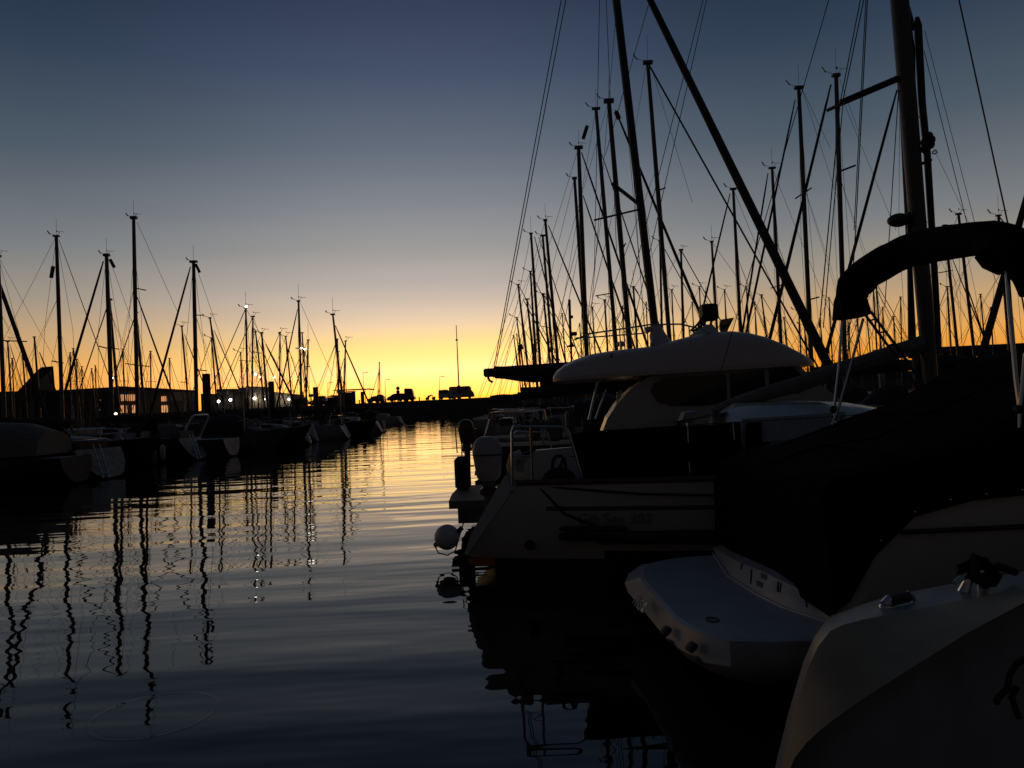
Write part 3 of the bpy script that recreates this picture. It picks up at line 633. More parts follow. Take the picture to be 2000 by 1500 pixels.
mb = MB(); mb.grid([[Q(x, y, -.6 + .3 * k) + Zv * (.02 * math.sin(x + k)) for k in range(5)] for x, y in ((1255, 838), (1300, 826), (1340, 822), (1380, 812), (1420, 806))]); mb.build('folded_sprayhood', GENOA, root)
# mast and boom
ym = on_axis(1815, 720, O, a)[0].y
def Mx(x, y): return P(x, y, ym)
pt = Mx(1757, 0); pb = Mx(1817, 735); dv = pt - pb
mb = MB()
MS = ym / 9.45
rm = [(pb - dv * .1, .088), (pb, .088), (pb + dv * .4, .099), (pt, .108), (pt + dv * .38, .10)]
mb.tube([v for v, _ in rm], [q * MS for _, q in rm], 14, squash=1.0); mast = mb.build('mast', ALU, root)
mb = MB(); hd = pt + dv * .38; mb.box(hd, (.5, .16, .12)); mb.build('masthead_fitting', DARKALU, mast)
mb = MB(); mb.tube([Mx(1752, 154), Mx(1640, 199)], [.035, .022], 8); mb.build('spreader', DARKALU, mast)
mb = MB(); sp2 = Mx(1754, 154); mb.tube([sp2, sp2 + p * 1.05 - a * .45 + Zv * .1], [.035, .022], 8); mb.build('spreader', DARKALU, mast)
mb = MB(); mb.tube([Mx(1791, 34), Mx(1793, 50), Mx(1801, 200), Mx(1811, 300), Mx(1827, 560), Mx(1834, 690)], [q_ * MS for q_ in (.025, .048, .045, .043, .04, .036)], 9); sp = mb.build('stowed_pole', DARKALU, mast)
mb = MB()
for k in range(9):
    c = Mx(1810 + random.uniform(-7, 7), 283 + random.uniform(-14, 14)) - p * .04; mb.sphere(c, random.uniform(.035, .06), 8, 5)
mb.build('pole_fitting', RUB, sp)
mb = MB(); mb.tube([Mx(1772, 15), Mx(1779, 50), Mx(1782, 60)], [.03, .04, .02], 8); mb.tube([Mx(1778, 50), Mx(1785, 95), Mx(1788, 300)], .012, 6); mb.build('halyard_block', RUB, mast)
mb = MB(); mb.tube([Mx(1798, 60), Mx(1818, 440), Mx(1826, 540), Mx(1830, 720)], .012, 6); mb.build('halyard', WIRE, mast)
mb = MB(); mb.tube([Mx(1800, 320), Mx(1819, 312)], .018, 6); mb.tube([Mx(1821, 297), Mx(1828, 293), Mx(1831, 297), Mx(1826, 301), Mx(1820, 299)], .007, 5); mb.build('pole_hook', RUB, sp)
mb = MB(); c = Mx(1755, 430); mb.sphere(c, .115, 16, 8, (1, 1, .62)); mb.tube([c + Vector((.08, 0, 0)), Mx(1777, 432)], .02, 6); mb.build('deck_lamp', DARKALU, mast)
mb = MB(); mb.tube([Mx(1775, 415), Mx(1778, 700)], .022, 6); mb.build('mast_track', DARKALU, mast)
g = Mx(1802, 674); e = on_axis(1392, 806, O, a)[0]
mb = MB(); mb.tube([g, e], .05, 8); bo = mb.build('boom', ALU, root)
rr = []
for i, (x, yu, yl) in enumerate(((1393, 793, 812), (1440, 774, 802), (1500, 752, 782), (1560, 735, 766), (1620, 713, 746), (1680, 694, 722), (1740, 674, 704), (1800, 656, 690))):
    A, Bq = on_axis(x, yu, O, a)[0], on_axis(x, yl, O, a)[0]; c = (A + Bq) / 2; hh_ = (A.z - Bq.z) / 2
    rr.append([c + p * (.13 * math.cos(q)) + Zv * (hh_ * math.sin(q) * (1 + .07 * math.sin(4 * q + i * 2))) for q in [2 * math.pi * k_ / 12 for k_ in range(12)]])
mb = MB(); mb.grid(rr, True, True); mb.build('sail_cover', SAILG, bo)
def wire(name, A, Bq, r=.006, ext=0.0):
    mb = MB(); mb.tube([A + (A - Bq) * ext, Bq], r, 5); return mb.build(name, WIRE, root)
tip = Mx(1641, 199)
wire('shroud', hd, tip, .006); wire('shroud', tip, on_axis(1600, 640, O - p * 1.3, a)[0], .006)
wire('shroud', hd + a * .05, tip + a * .03 + Zv * .02, .006); wire('shroud', tip + a * .03, on_axis(1608, 640, O - p * 1.25, a)[0], .005)
wire('shroud', Mx(1694, 0), Mx(1671, 450), .006, .6); wire('shroud', Mx(1671, 450), on_axis(1652, 760, O - p * 1.2, a)[0], .006)
wire('shroud', Mx(1691, 0), Mx(1668, 450), .005, .6)
wire('shroud', Mx(1755, 175), Mx(1728, 600), .005)
wire('forestay', Mx(1873, 0), Mx(1970, 444), .0085, .7); wire('forestay', Mx(1970, 444), Mx(2030, 760), .0085)
wire('topping_lift', hd - a * .2, e + Zv * .12, .005)
wire('running_line', Mx(1805, 100), Mx(1897, 470), .004); wire('running_line', Mx(1806, 60), Mx(1905, 440), .003)
# dark rope coil with loops, hung on the near quarter
mb = MB(); c = Q(1092, 935, -1.0)
mb.grid([[c + a * (.17 * math.cos(q) * w) + p * (.09 * math.sin(q) * w) + Zv * (hh_) for q in [2 * math.pi * k_ / 14 for k_ in range(14)]] for w, hh_ in ((1, -.06), (1.02, 0), (.85, .06), (.5, .10), (.1, .115))], True, True)
for pts in (((1077, 928), (1080, 900), (1086, 891), (1096, 890), (1100, 896), (1094, 912), (1085, 930)), ((1100, 893), (1104, 905), (1107, 925), (1112, 932), (1110, 942))):
    mb.tube([Q(x, y, -1.0) for x, y in pts], .016, 7)
tag(mb.build('rope_coil', ROPE), 'black coil of rope with two upright loops on the stern quarter of the white yacht', 'rope')
# horizontal dark fenders along the topside
def fender(pts, r, label, m_=RUB, tip=None, grp=None):
    mb = MB(); nn = len(pts)
    q0, q1 = pts[0], pts[-1]; dd = q1 - q0
    ks = (0, .02, .06, .5, .94, .98, 1); rs_ = (.25, .65, 1, 1, 1, .65, .25)
    mb.tube([q0 + dd * k_ for k_ in ks], [r * w for w in rs_], 12)
    o_ = mb.build('fender', m_); tag(o_, label, 'fender', grp)
    if tip: mb = MB(); mb.sphere(q0, r * .35, 8, 6); mb.build('fender_eye', WHITE, o_)
    return o_
fender([sat(1.2, .575) - p * .045, sat(1.85, .58) - p * .045], .03, 'short dark fender lying along the yacht side, upper of the two beside the yacht name')
fender([sat(1.18, .505) - p * .06, sat(1.75, .50) - p * .06], .036, 'dark fender with a white eye lying along the yacht side below its name', tip=1)
fender([sat(1.72, .50) - p * .075, sat(4.2, .52) - p * .08], .058, 'very long black fender lying low along the yacht side')
mb = MB(); mb.tube([Q(1052, 950), sat(1.25, .72) - p * .03, sat(1.55, .60) - p * .05], .012, 6); tag(mb.build('mooring_rope', ROPE), 'thin dark rope slanting down the yacht quarter to the fenders', 'rope')
mb = MB(); mb.tube([Q(1055, 950), sat(2.0, .90) - p * .03, sat(3.2, .86) - p * .05, sat(5.4, .9) - p * .04], .012, 6); tag(mb.build('mooring_rope', ROPE), 'thin dark rope drooping along the yacht side under the toe rail', 'rope')
# ball fender at the stern
bc = P(873, 1049, 8.95)
root2 = thing('ball_fender', (bc.x, bc.y, bc.z - .15), 'white ball fender hanging off the stern of the white yacht just above the water', 'ball fender')
mb = MB(); mb.sphere(bc, .147, 24, 16); mb.build('ball', WHITE, root2)
mb = MB(); mb.sphere(bc + Vector((-.13, -.02, -.08)), .03, 8, 6); mb.tube([bc + Vector((.12, -.03, .05)), bc + Vector((.18, 0, .1))], .03, 8); mb.build('fender_eye', RUB, root2)
mb = MB(); mb.tube([bc + Vector((-.14, -.02, -.1)), bc + Vector((-.10, -.05, -.17)), bc + Vector((0, -.05, -.2)), bc + Vector((.09, -.03, -.16)), bc + Vector((.15, 0, .02)), P(912, 1000, 8.95), Q(1000, 960)], .008, 6); mb.build('lanyard', ROPE, root2)
# clutter on the open stern: lines and ladder
lad = thing('boarding_ladder', (O.x, O.y, .3), 'dark folded boarding ladder with lines on the open stern of the white yacht', 'boarding ladder')
for dx in (0, .28):
    rail('ladder_rail', [S_(.20, -.75 + dx, .30), S_(.46, -.75 + dx, .66), S_(.72, -.75 + dx, 1.0)], .014, lad, RUB)
for k in range(4):
    rail('ladder_rung', [S_(.24 + .13 * k, -.75, .36 + .17 * k), S_(.24 + .13 * k, -.47, .36 + .17 * k)], .014, lad, RUB)
buoy = MB(); c = Q(1013, 910, -.6)
buoy.tube([c + Vector((.03, .02, .13)), c + Vector((-.06, 0, .10)), c + Vector((-.09, 0, 0)), c + Vector((-.05, 0, -.1)), c + Vector((.04, .02, -.12))], .045, 10)
tag(buoy.build('horseshoe_lifebuoy', mat('buoy_foam', (.7, .55, .42), .6)), 'pale horseshoe lifebuoy hung on the stern rail of the white yacht', 'lifebuoy')

# ------------------------------------------------------------------ hardtop motor cruiser
O2 = Vector((-.68, 11.75, 0)); a2 = Vector((math.cos(R(-6)), math.sin(R(-6)), 0)); p2 = Vector((-a2.y, a2.x, 0)); L2 = 6.8; B2 = 2.4
root = thing('motor_cruiser', (2.5, 12.4, 0), 'white motor cruiser with a rounded hardtop and two outboards, behind the yacht with weather cloths', 'motor cruiser')
def C(x, y, tq): return on_axis(x, y, O2 + p2 * tq, a2)[0]
rows = hull_rows(O2 + a2 * .55, a2, L2 - .3, B2, .95, .1, 1.0, 14, .3)
mb = MB(); mb.grid(rows); mb.build('hull', CREAM, root)
mb = MB(); mb.add([v - a2 * .003 for v in rows[0]], [tuple(range(len(rows[0])))]); mb.build('transom', CREAM, root)
mb = MB(); mb.grid([[r[0] - Zv * .3, (r[0] + r[-1]) / 2 - Zv * .3, r[-1] - Zv * .3] for r in rows[:6]]); mb.grid([[r[0] - Zv * .02, (r[0] + r[-1]) / 2 + Zv * .05, r[-1] - Zv * .02] for r in rows[5:]]); mb.build('deck', DECKM, root)
mb = MB()
poly = [C(876, 972, -1.05), C(882, 955, -.2), C(893, 948, .6), C(905, 944, 1.0), C(1010, 944, 1.0), C(1010, 978, -1.1)]
pz = [Vector((v.x, v.y, .5)) for v in poly]
mb.prism(pz, -Zv * .11); pl = mb.build('swim_platform', mat('platform_dull', (.2, .17, .15), .75), root)
mb = MB(); mb.prism([v - Zv * .114 for v in [Vector((v.x + .12, v.y, .5)) for v in poly]], -Zv * .2); mb.build('platform_support', DULL, pl)
# outboards
def outboard(c, sc, lab, mcowl):
    """c: underside of the cowl; the leg goes down into the water"""
    ob = None
    rr = []
    for w, d_, h_, sh in ((.13, .16, 0, 0), (.17, .22, .06, 0), (.19, .25, .22, .0), (.20, .27, .40, -.01), (.195, .27, .46, -.01), (.17, .24, .56, -.01), (.12, .17, .63, -.01), (.05, .08, .655, -.01)):
        rr.append([c + a2 * ((d_ * math.copysign(abs(math.cos(q)) ** .75, math.cos(q)) + sh) * sc * .8) + p2 * (w * math.copysign(abs(math.sin(q)) ** .75, math.sin(q)) * sc) + Zv * (h_ * sc) for q in [2 * math.pi * k_ / 18 for k_ in range(18)]])
    mb = MB(); mb.grid(rr, True, True); ob = mb.build('outboard_motor', mcowl, root)
    mb = MB(); ring = [c + a2 * (.272 * math.copysign(abs(math.cos(q)) ** .75, math.cos(q)) * sc * .8) + p2 * (.205 * math.copysign(abs(math.sin(q)) ** .75, math.sin(q)) * sc) + Zv * (.385 * sc) for q in [2 * math.pi * k_ / 18 for k_ in range(19)]]
    mb.tube(ring, .008, 5); mb.build('cowl_seam', RUB, ob)
    mb = MB(); mb.tube([c + Zv * .02, c - Zv * .35 * sc, c - Zv * .8 * sc], [.11 * sc, .085 * sc, .07 * sc], 10); mb.box(c - Zv * .62 * sc, (.34 * sc, .16 * sc, .02)); mb.build('outboard_leg', DULL, ob)
    mb = MB(); mb.box(c - Zv * .16 * sc - a2 * .0, (.28 * sc, .26 * sc, .10 * sc), bev=.02); mb.build('outboard_bracket', RED, ob)
    return ob
root, a2, p2, keep = rootC, a, p, (root, a2, p2)
outboard(Q(955, 938, .25), .79, '', mat('outboard_grey', (.40, .37, .36), .4))
root, a2, p2 = keep
outboard(C(912, 866, .5), .58, '', RED)
sb_ = C(905, 950, .4); mb = MB(); mb.box((sb_.x, sb_.y, .76), (.24, .34, .52), bev=.05); mb.build('stowage_box', RUB, root)
for x0, y0, x1, y1, tq in ((889, 834, 893, 885, .8), (903, 840, 905, 885, .8), (889, 834, 930, 838, .8), (926, 846, 932, 872, .6)):
    mb = MB(); mb.tube([C(x0, y0, tq), C(x1, y1, tq)], .011, 6); mb.build('platform_rail', STEEL, root)
# cabin
poly = [C(1170, 862, -.95), C(1186, 818, -.95), C(1206, 788, -.95), C(1236, 757, -.95), C(1270, 734, -.95), C(1400, 718, -.95), C(1548, 702, -.95), C(1600, 750, -.95), C(1655, 790, -.95), C(1700, 815, -.95), C(1710, 862, -.95)]
mb = MB(); mb.prism(poly, p2 * 1.9); cabn = mb.build('cabin', CREAM, root, smooth=False)
def win(pts, tq=-.966):
    mb = MB(); mb.prism([C(x, y, tq) for x, y in pts], p2 * .012); return mb.build('side_window', GLASS, cabn, smooth=False)
win([(1270, 764), (1278, 748), (1300, 738), (1360, 734), (1418, 731), (1421, 786), (1380, 792), (1310, 793), (1284, 785)])
win([(1425, 730.5), (1492, 722), (1497, 772), (1428, 785)])
win([(1502, 720), (1544, 713), (1590, 752), (1560, 768), (1504, 772)])
mb = MB(); mb.add([C(1551, 712, -.8) + a2 * .01, C(1655, 790, -.8) + a2 * .01, C(1655, 790, .8) + a2 * .01, C(1551, 712, .8) + a2 * .01], [(0, 1, 2, 3)]); mb.build('windscreen', GLASS, cabn)
mb = MB(); mb.prism([C(1205, 766, -.93), C(1213, 761, -.93), C(1213, 775, -.93), C(1204, 790, -.93)], p2 * .05); mb.build('door_post', CREAM, cabn)
# hardtop
ru = [(1085, 737), (1090, 727), (1105, 714), (1125, 704), (1155, 694), (1190, 688), (1225, 684), (1270, 679), (1310, 668), (1340, 660), (1380, 652), (1420, 650), (1450, 653), (1480, 661), (1510, 674), (1535, 688), (1552, 698), (1563, 704)]
rr = []
for i, (x, y) in enumerate(ru):
    T = C(x, y, 0); s = (T - O2).dot(a2)
    ed = 737 - (x - 1085) * (31.0 / 478); E = C(x, min(ed, 738), -1.08); ze = min(E.z, T.z - .01); w = 1.10 * (1 - .28 * max(0, 1 - i / 3.0) ** 2 - .4 * max(0, (i - 13) / 4.0) ** 2)
    row = []
    for k_ in range(17):
        q = -1 + 2 * k_ / 16; row.append(O2 + a2 * s + p2 * (w * q) + Zv * (ze + (T.z - ze) * (1 - abs(q) ** 3.2) ** .55))
    rr.append(row)
under = [[r[0] + (r[-1] - r[0]) * k_ / 4 - Zv * .05 for k_ in range(5)] for r in rr]
mb = MB(); mb.grid(rr); mb.grid(under); mb.grid([[r[0], u[0]] for r, u in zip(rr, under)]); mb.grid([[r[-1], u[-1]] for r, u in zip(rr, under)]); mb.grid([[rr[0][k_ * 4] for k_ in range(5)], under[0]])
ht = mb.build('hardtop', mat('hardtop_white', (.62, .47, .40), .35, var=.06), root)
for tq in (-.55, .55):
    mb = MB(); mb.tube([C(1122, 664, tq), C(1150, 652, tq), C(1270, 634, tq), C(1330, 633, tq), C(1370, 643, tq), C(1396, 655, tq)], .013, 6)
    mb.tube([C(1124, 660, tq), C(1150, 659, tq), C(1258, 651, tq)], .011, 6)
    for x, y0, y1 in ((1150, 652, 700), (1210, 643, 692), (1345, 636, 665)): mb.tube([C(x, y0, tq), C(x + 3, y1, tq)], .011, 6)
    mb.build('roof_rail', STEEL, ht)
mb = MB()                                           # searchlight and horn housing
prf = [(1268, 684, 1312), (1270, 668, 1310), (1268, 655, 1302), (1272, 642, 1294), (1280, 633, 1288)]
rr = []
for x0, y, x1 in prf:
    A, Bq = C(x0, y, .1), C(x1, y, .1); c = (A + Bq) / 2; w = (Bq - A).length / 2
    rr.append([c + a2 * (w * math.cos(q)) + p2 * (w * .8 * math.sin(q)) for q in [2 * math.pi * k_ / 14 for k_ in range(14)]])
mb.grid(rr, True, True); mb.tube([C(1260, 646, .1), C(1282, 638, .1)], [.055, .03], 10); mb.build('radar_pod', WHITE, ht)
mb = MB(); mb.sphere(C(1213, 672, 0), .065, 14, 8, (1, 1, .7)); mb.tube([C(1213, 676, 0), C(1211, 690, 0)], .02, 6); mb.build('antenna_dome', WHITE, ht)
mb = MB(); mb.grid([[C(x, y, tq) for tq in (-.1, .1, .3)] for x, y in ((1225, 686), (1242, 672), (1262, 668), (1272, 688))]); mb.build('dark_roof_cover', SAIL, ht)
rr = []
for x0, y, x1 in ((1336, 664, 1412), (1346, 656, 1408), (1360, 645, 1402), (1378, 634, 1392)):
    A, Bq = C(x0, y, .2), C(x1, y, .2); c = (A + Bq) / 2; w = (Bq - A).length / 2
    rr.append([c + a2 * (w * math.cos(q) * random.uniform(.93, 1.07)) + p2 * (w * .7 * math.sin(q)) for q in [2 * math.pi * k_ / 14 for k_ in range(14)]])
mb = MB(); mb.grid(rr, True, True); mb.build('stowage_hump', WHITE, ht)
mb = MB(); A = C(1372, 626, .25); Bq = C(1402, 592, .25); mb.box((A + Bq) / 2 + Vector((0, .1, 0)), (abs(Bq.x - A.x), .26, abs(A.z - Bq.z)), bev=.02); bx = mb.build('black_box', RUB, ht)
mb = MB()
for pts in (((1380, 626), (1366, 640), (1352, 648)), ((1374, 618), (1362, 634), (1349, 646)), ((1390, 626), (1386, 642))): mb.tube([C(x, y, .25) for x, y in pts], .02, 6)
mb.build('box_stand', RUB, ht)
mb = MB(); fan = [C(1405, 636, .3), C(1408, 624, .3), C(1434, 620, .3), C(1418, 652, .3), C(1410, 654, .3)]
mb.prism(fan, p2 * .05); fo = mb.build('folded_seat', mat('tan_canvas', (.5, .3, .16), .8), ht)
mb = MB()
for k_ in range(4):
    A = C(1408, 646 - k_ * 4, .28); Bq = C(1432 - k_ * 3, 624 + k_ * 5, .28); mb.tube([A, Bq], .006, 4)
mb.build('seat_ribs', RUB, fo)
# aft cockpit furniture seen under the roof overhang
for x0, x1, y0, y1, tq in ((1036, 1054, 816, 860, 0), (1066, 1096, 815, 862, 0), (1106, 1120, 800, 850, .5)):
    A, Bq = C(x0, y1, tq), C(x1, y0, tq); mb = MB(); mb.box((A + Bq) / 2, (Bq.x - A.x, .35, Bq.z - A.z), bev=.05); mb.build('cockpit_seat', DULL, root)
mb = MB(); mb.tube([C(1168, 742, -.9), C(1150, 820, -.9)], .017, 7); mb.tube([C(1184, 760, -.85), C(1163, 818, -.85)], .013, 7); mb.build('cockpit_strut', STEEL, root)
mb = MB(); mb.tube([C(1196, 690, -.9), C(1150, 838, -1.1)], .010, 6); mb.build('aerial', RUB, ht)
# person-high bundle of gear on the pole of the next boat
# ------------------------------------------------------------------ foreground motorboat with bathing platform
root = thing('motorboat', (3.2, 5.5, 0), 'white motorboat with a bathing platform, black cockpit cover and a rolled black canopy on poles', 'motorboat')
R0 = [(1392, 1086), (1340, 1089), (1300, 1094), (1268, 1101), (1251, 1114), (1250, 1128), (1257, 1140), (1284, 1172), (1316, 1208), (1345, 1228), (1380, 1242), (1424, 1252), (1512, 1254), (1580, 1251), (1700, 1246)]
R1 = [(1392, 1092), (1335, 1093), (1292, 1097), (1252, 1103), (1228, 1120), (1220, 1138), (1226, 1156), (1256, 1192), (1294, 1238), (1328, 1268), (1376, 1294), (1428, 1302), (1512, 1297), (1580, 1290), (1700, 1280)]
zt = .45
A0 = [Pz(x, y, zt) for x, y in R0]; A1 = [Pz(x, y, zt - (.02 if i < 4 else .06 if i < 6 else .13)) for i, (x, y) in enumerate(R1)]
A2 = [v - Zv * (.06) + (Vector((2.2, 5.4, v.z)) - v).normalized() * .05 for v in A1]
A3 = [v - Zv * .12 + (Vector((2.2, 5.4, v.z)) - v).normalized() * .25 for v in A2]
TR = [(1394, 1084), (1424, 1130), (1480, 1166), (1532, 1192), (1608, 1217), (1700, 1240)]
T0 = [Pz(x, y, zt + .002) for x, y in TR]
def inset(vs, k_): c = Vector((1.75, 5.4, 0)); return [v + (Vector((c.x, c.y, v.z)) - v).normalized() * k_ for v in vs]
A0i = [v + Zv * .012 for v in inset(A0, .03)]
mb = MB(); mb.grid([A3, A2, A1, A0, A0i])
cen = [Vector((max(v.x, 1.0) * .4 + 1.75 * .6, v.y * .55 + 5.4 * .45, zt + .015)) for v in A0]
mb.grid([A0i, cen, [Vector((2.0, v.y * .6 + 5.4 * .4, zt + .015)) for v in A0]])
plat = mb.build('bathing_platform', mat('platform_gelcoat', (.47, .475, .48), .38, var=.1, scale=5, bump=.001), root)
# transom coaming strip with the cover edge
E1 = [(1391, 1069), (1440, 1096), (1492, 1118), (1540, 1140), (1612, 1180), (1690, 1215)]
rr = []
for (x0, y0), (x1, y1) in zip(TR, E1):
    A = Pz(x0, y0, zt); d_ = ray(x1, y1); Bq = CAM + d_ * ((A.y + .07) / d_.y); rr.append([A - Zv * .02, A + Zv * .02 + Vector((.012, 0, 0)), Bq, Bq + Vector((.2, .02, .02))])
mb = MB(); mb.grid(rr); tsm = mb.build('transom', MATS['platform_gelcoat'], root)
mb = MB(); mb.tube([r[0] + Zv * .035 + Vector((-.006, -.004, 0)) for r in rr], .009, 6); mb.build('transom_edge', WHITE, tsm)
for i, (x0, y0, x1, y1) in enumerate(((1468, 1112, 1466, 1140), (1520, 1136, 1519, 1156), (1525, 1138, 1523, 1157), (1572, 1160, 1576, 1186), (1450, 1100, 1447, 1112))):
    yy = Pz(1480, 1166, zt).y - .02
    k_ = Pz(x1, y1 + 30, zt).y
    mb = MB(); mb.tube([P(x0, y0, k_), P(x1, y1, k_ - .01)], .006, 5); mb.build('cover_strap', RUB, tsm)
for x, y in ((1492, 1126), (1484, 1141)):
    yy = Pz(1492, 1170, zt).y - .03; c = P(x, y, yy); ex = (P(x + 10, y + 4, yy) - c).normalized(); ez = Vector((0, -.35, .94))
    mb = MB(); mb.box(c, (.045, .012, .034), (ex, ex.cross(ez), ez)); 
    mb.build('cover_buckle', LETL, tsm)
# hatch ring, hinge brackets and lettering on the platform
mb = MB(); c = Pz(1391, 1210, zt + .018); mb.tube([c + Vector((.035 * math.cos(q), .045 * math.sin(q), 0)) for q in [2 * math.pi * k_ / 16 for k_ in range(17)]], .006, 6); mb.build('deck_filler', DULL, plat)
for x, y in ((1304, 1238), (1354, 1270)):
    c = Pz(x, y, .37); e1 = (Pz(1340, 1268, .32) - Pz(1290, 1236, .32)).normalized(); e3 = Vector((-.55, -.45, .7)).normalized(); e2 = e3.cross(e1).normalized(); e3 = e1.cross(e2)
    mb = MB(); mb.box(c + Vector((-.01, -.005, .02)), (.075, .06, .03), (e1, e2, e3), bev=.008); mb.build('hinge_recess', RUB, plat)
    mb = MB(); mb.box(c + e3 * -.045 - e2 * 0 + Vector((-.012, -.008, -.02)), (.07, .05, .014), (e1, e3, e1.cross(e3)), bev=.004); mb.build('ladder_hinge', DULL, plat)
ex = (Pz(1270, 1204, .38) - Pz(1242, 1172, .38)).normalized(); up = Vector((.55, .25, .8)); up = (up - ex * up.dot(ex)).normalized()
lc = Pz(1240, 1176, .385) - Vector((.02, .012, 0))
text('lettering', 'MNS', .105, lc, (ex, up), LETL, plat, 0, .004)
for k_ in (0, 1):
    mb = MB(); c = lc + ex * .265 + up * (.02 + .045 * k_); mb.box(c, (.07, .024, .008), (ex, up, ex.cross(up))); mb.build('lettering_bar', LETL, plat)
# hull
def sheer(x):
    pts = [(1.75, .56), (1.85, .68), (1.95, .87), (2.13, 1.05), (2.44, 1.14), (2.83, 1.165), (3.2, 1.18), (4.5, 1.28), (7.5, 1.5)]
    for (x0, z0), (x1, z1) in zip(pts, pts[1:]):
        if x <= x1: return z0 + (z1 - z0) * max(0, (x - x0)) / (x1 - x0)
    return pts[-1][1]
rr = []
xs = [1.75, 1.85, 1.95, 2.05, 2.15, 2.3, 2.5, 2.8, 3.2, 3.8, 4.5, 5.5, 6.5, 7.4]
for x in xs:
    k_ = 1 - max(0, (x - 4.2) / 3.4) ** 2.2; ny = 5.5 - 1.17 * k_; fy = 5.5 + 1.2 * k_; z = sheer(x)
    rr.append([Vector((x, ny, z)), Vector((x, ny - .03 * k_, z * .8)), Vector((x, ny + .08 * k_, .2)), Vector((x, ny + .35 * k_, -.1)), Vector((x, 5.5, -.35)), Vector((x, fy - .35 * k_, -.1)), Vector((x, fy - .08 * k_, .2)), Vector((x, fy + .03 * k_, z * .8)), Vector((x, fy, z))])
mb = MB(); mb.grid(rr, False, True); mb.build('hull', CREAM, root)
mb = MB(); mb.tube([Vector((x, (5.5 - 1.2 * (1 - max(0, (x - 4.2) / 3.4) ** 2.2)) - .012, .99 if x < 3 else .99 + (x - 3) * .06)) for x in (2.12, 2.3, 2.6, 3, 3.6, 4.5, 5.5)], .014, 7); mb.build('rub_rail', RUB, root)
# cover
rr = []
cs = [(1.70, .54, 1.26), (1.80, .62, 1.30), (1.95, .86, 1.34), (2.2, 1.07, 1.38), (2.55, 1.145, 1.45), (2.9, 1.165, 1.58), (3.2, 1.18, 1.69), (3.5, 1.20, 1.82), (3.72, 1.21, 1.96), (4.0, 1.24, 2.06), (4.6, 1.30, 2.12), (5.0, 1.33, 1.7), (5.6, 1.37, 1.45)]
for i, (x, zs, zt_) in enumerate(cs):
    row = []; yn, yf = 4.30, 6.72
    prof = [(0, 0), (.0, .35), (.012, .7), (.05, .93), (.16, 1.0), (.32, .985), (.5, 1.02), (.68, .985), (.86, 1.0), (.95, .95), (.99, .7), (1, .35), (1, 0)]
    for j, (f1, f2) in enumerate(prof):
        sag = -.02 * math.sin(i * 2.1 + j * .9)
        row.append(Vector((x + (.0 if f2 < .9 else .05) + .02 * math.sin(j * 1.3 + i), yn + (yf - yn) * f1, zs + (zt_ - zs) * f2 + (sag if 0 < j < 12 else 0))))
    rr.append(row)
cap = [[v.copy() for v in rr[0]]]
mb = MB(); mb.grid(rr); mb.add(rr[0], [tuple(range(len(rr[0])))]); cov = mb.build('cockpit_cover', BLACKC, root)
for j in (3, 6, 9):                               # sewn seams of the cover
    mb = MB(); mb.tube([row[j] + Zv * .003 for row in rr], .007, 5); mb.build('cover_seam', BLACKC, cov)
for i in (3, 5, 7, 9):
    mb = MB(); mb.tube([v + Zv * .003 for v in rr[i][1:-1]], .007, 5); mb.build('cover_seam', BLACKC, cov)
mb = MB()
for k_ in range(6):
    x = 2.0 + k_ * .2; mb = MB(); mb.sphere(Vector((x, 4.285, sheer(x) + .03)), .008, 7, 5); mb.build('cover_stud', STEEL, cov)
# rolled canopy on its hoop
bp_ = [(1672, 607, 6.72, .10), (1662, 585, 6.71, .13), (1668, 558, 6.68, .145), (1695, 532, 6.55, .14), (1735, 508, 6.3, .135), (1775, 489, 6.05, .13), (1815, 480, 5.8, .135), (1850, 474, 5.5, .125), (1900, 467, 5.15, .115), (1940, 466, 4.9, .115), (1972, 478, 4.7, .12), (1998, 505, 4.55, .11), (2016, 540, 4.5, .10), (2026, 590, 4.48, .07)]
pts = []; rs_ = []
for i in range(len(bp_) - 1):
    for k_ in range(3):
        q = k_ / 3; A = bp_[i]; Bq = bp_[i + 1]
        pts.append(P(A[0] + (Bq[0] - A[0]) * q, A[1] + (Bq[1] - A[1]) * q, A[2] + (Bq[2] - A[2]) * q)); rs_.append((A[3] + (Bq[3] - A[3]) * q) * random.uniform(.985, 1.025))
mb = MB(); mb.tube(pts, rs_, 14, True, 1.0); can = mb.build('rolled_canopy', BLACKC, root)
mb = MB(); fl = [(1640, 622), (1643, 585), (1655, 550), (1690, 548), (1692, 575), (1703, 612), (1690, 618), (1660, 622)]
mb.prism([P(x, y, 6.62) for x, y in fl], Vector((0, .16, 0))); mb.build('canopy_flap', BLACKC, can)
mb = MB(); rr = [[P(x, y, 4.72 - .03 * k_) for k_ in range(4)] for x, y in ((1915, 490), (1932, 512), (1942, 530), (1955, 536), (1966, 528), (1985, 520), (2010, 500))]
mb = MB(); mb.tube([P(1918, 494, 4.75), P(1934, 512, 4.72), P(1950, 524, 4.7), P(1975, 512, 4.66), P(2005, 505, 4.6)], [.05, .055, .045, .06, .08], 10); mb.build('canopy_flap', BLACKC, can)
def pole(pts, r=.0125, name='canopy_pole', m_=STEEL):
    mb = MB(); mb.tube([P(*q) for q in pts], r, 8); return mb.build(name, m_, root)
pole([(1645, 620, 6.7), (1638, 720, 6.68), (1629, 800, 6.66), (1634, 830, 6.6)])
pole([(1686, 622, 6.6), (1660, 720, 6.62), (1640, 790, 6.6), (1625, 830, 6.6)])
pole([(1965, 500, 4.62), (1972, 600, 4.56), (1984, 740, 4.5), (1992, 800, 4.48)], .014)
pole([(2003, 690, 4.46), (1992, 800, 4.46), (1990, 938, 4.4)], .012)
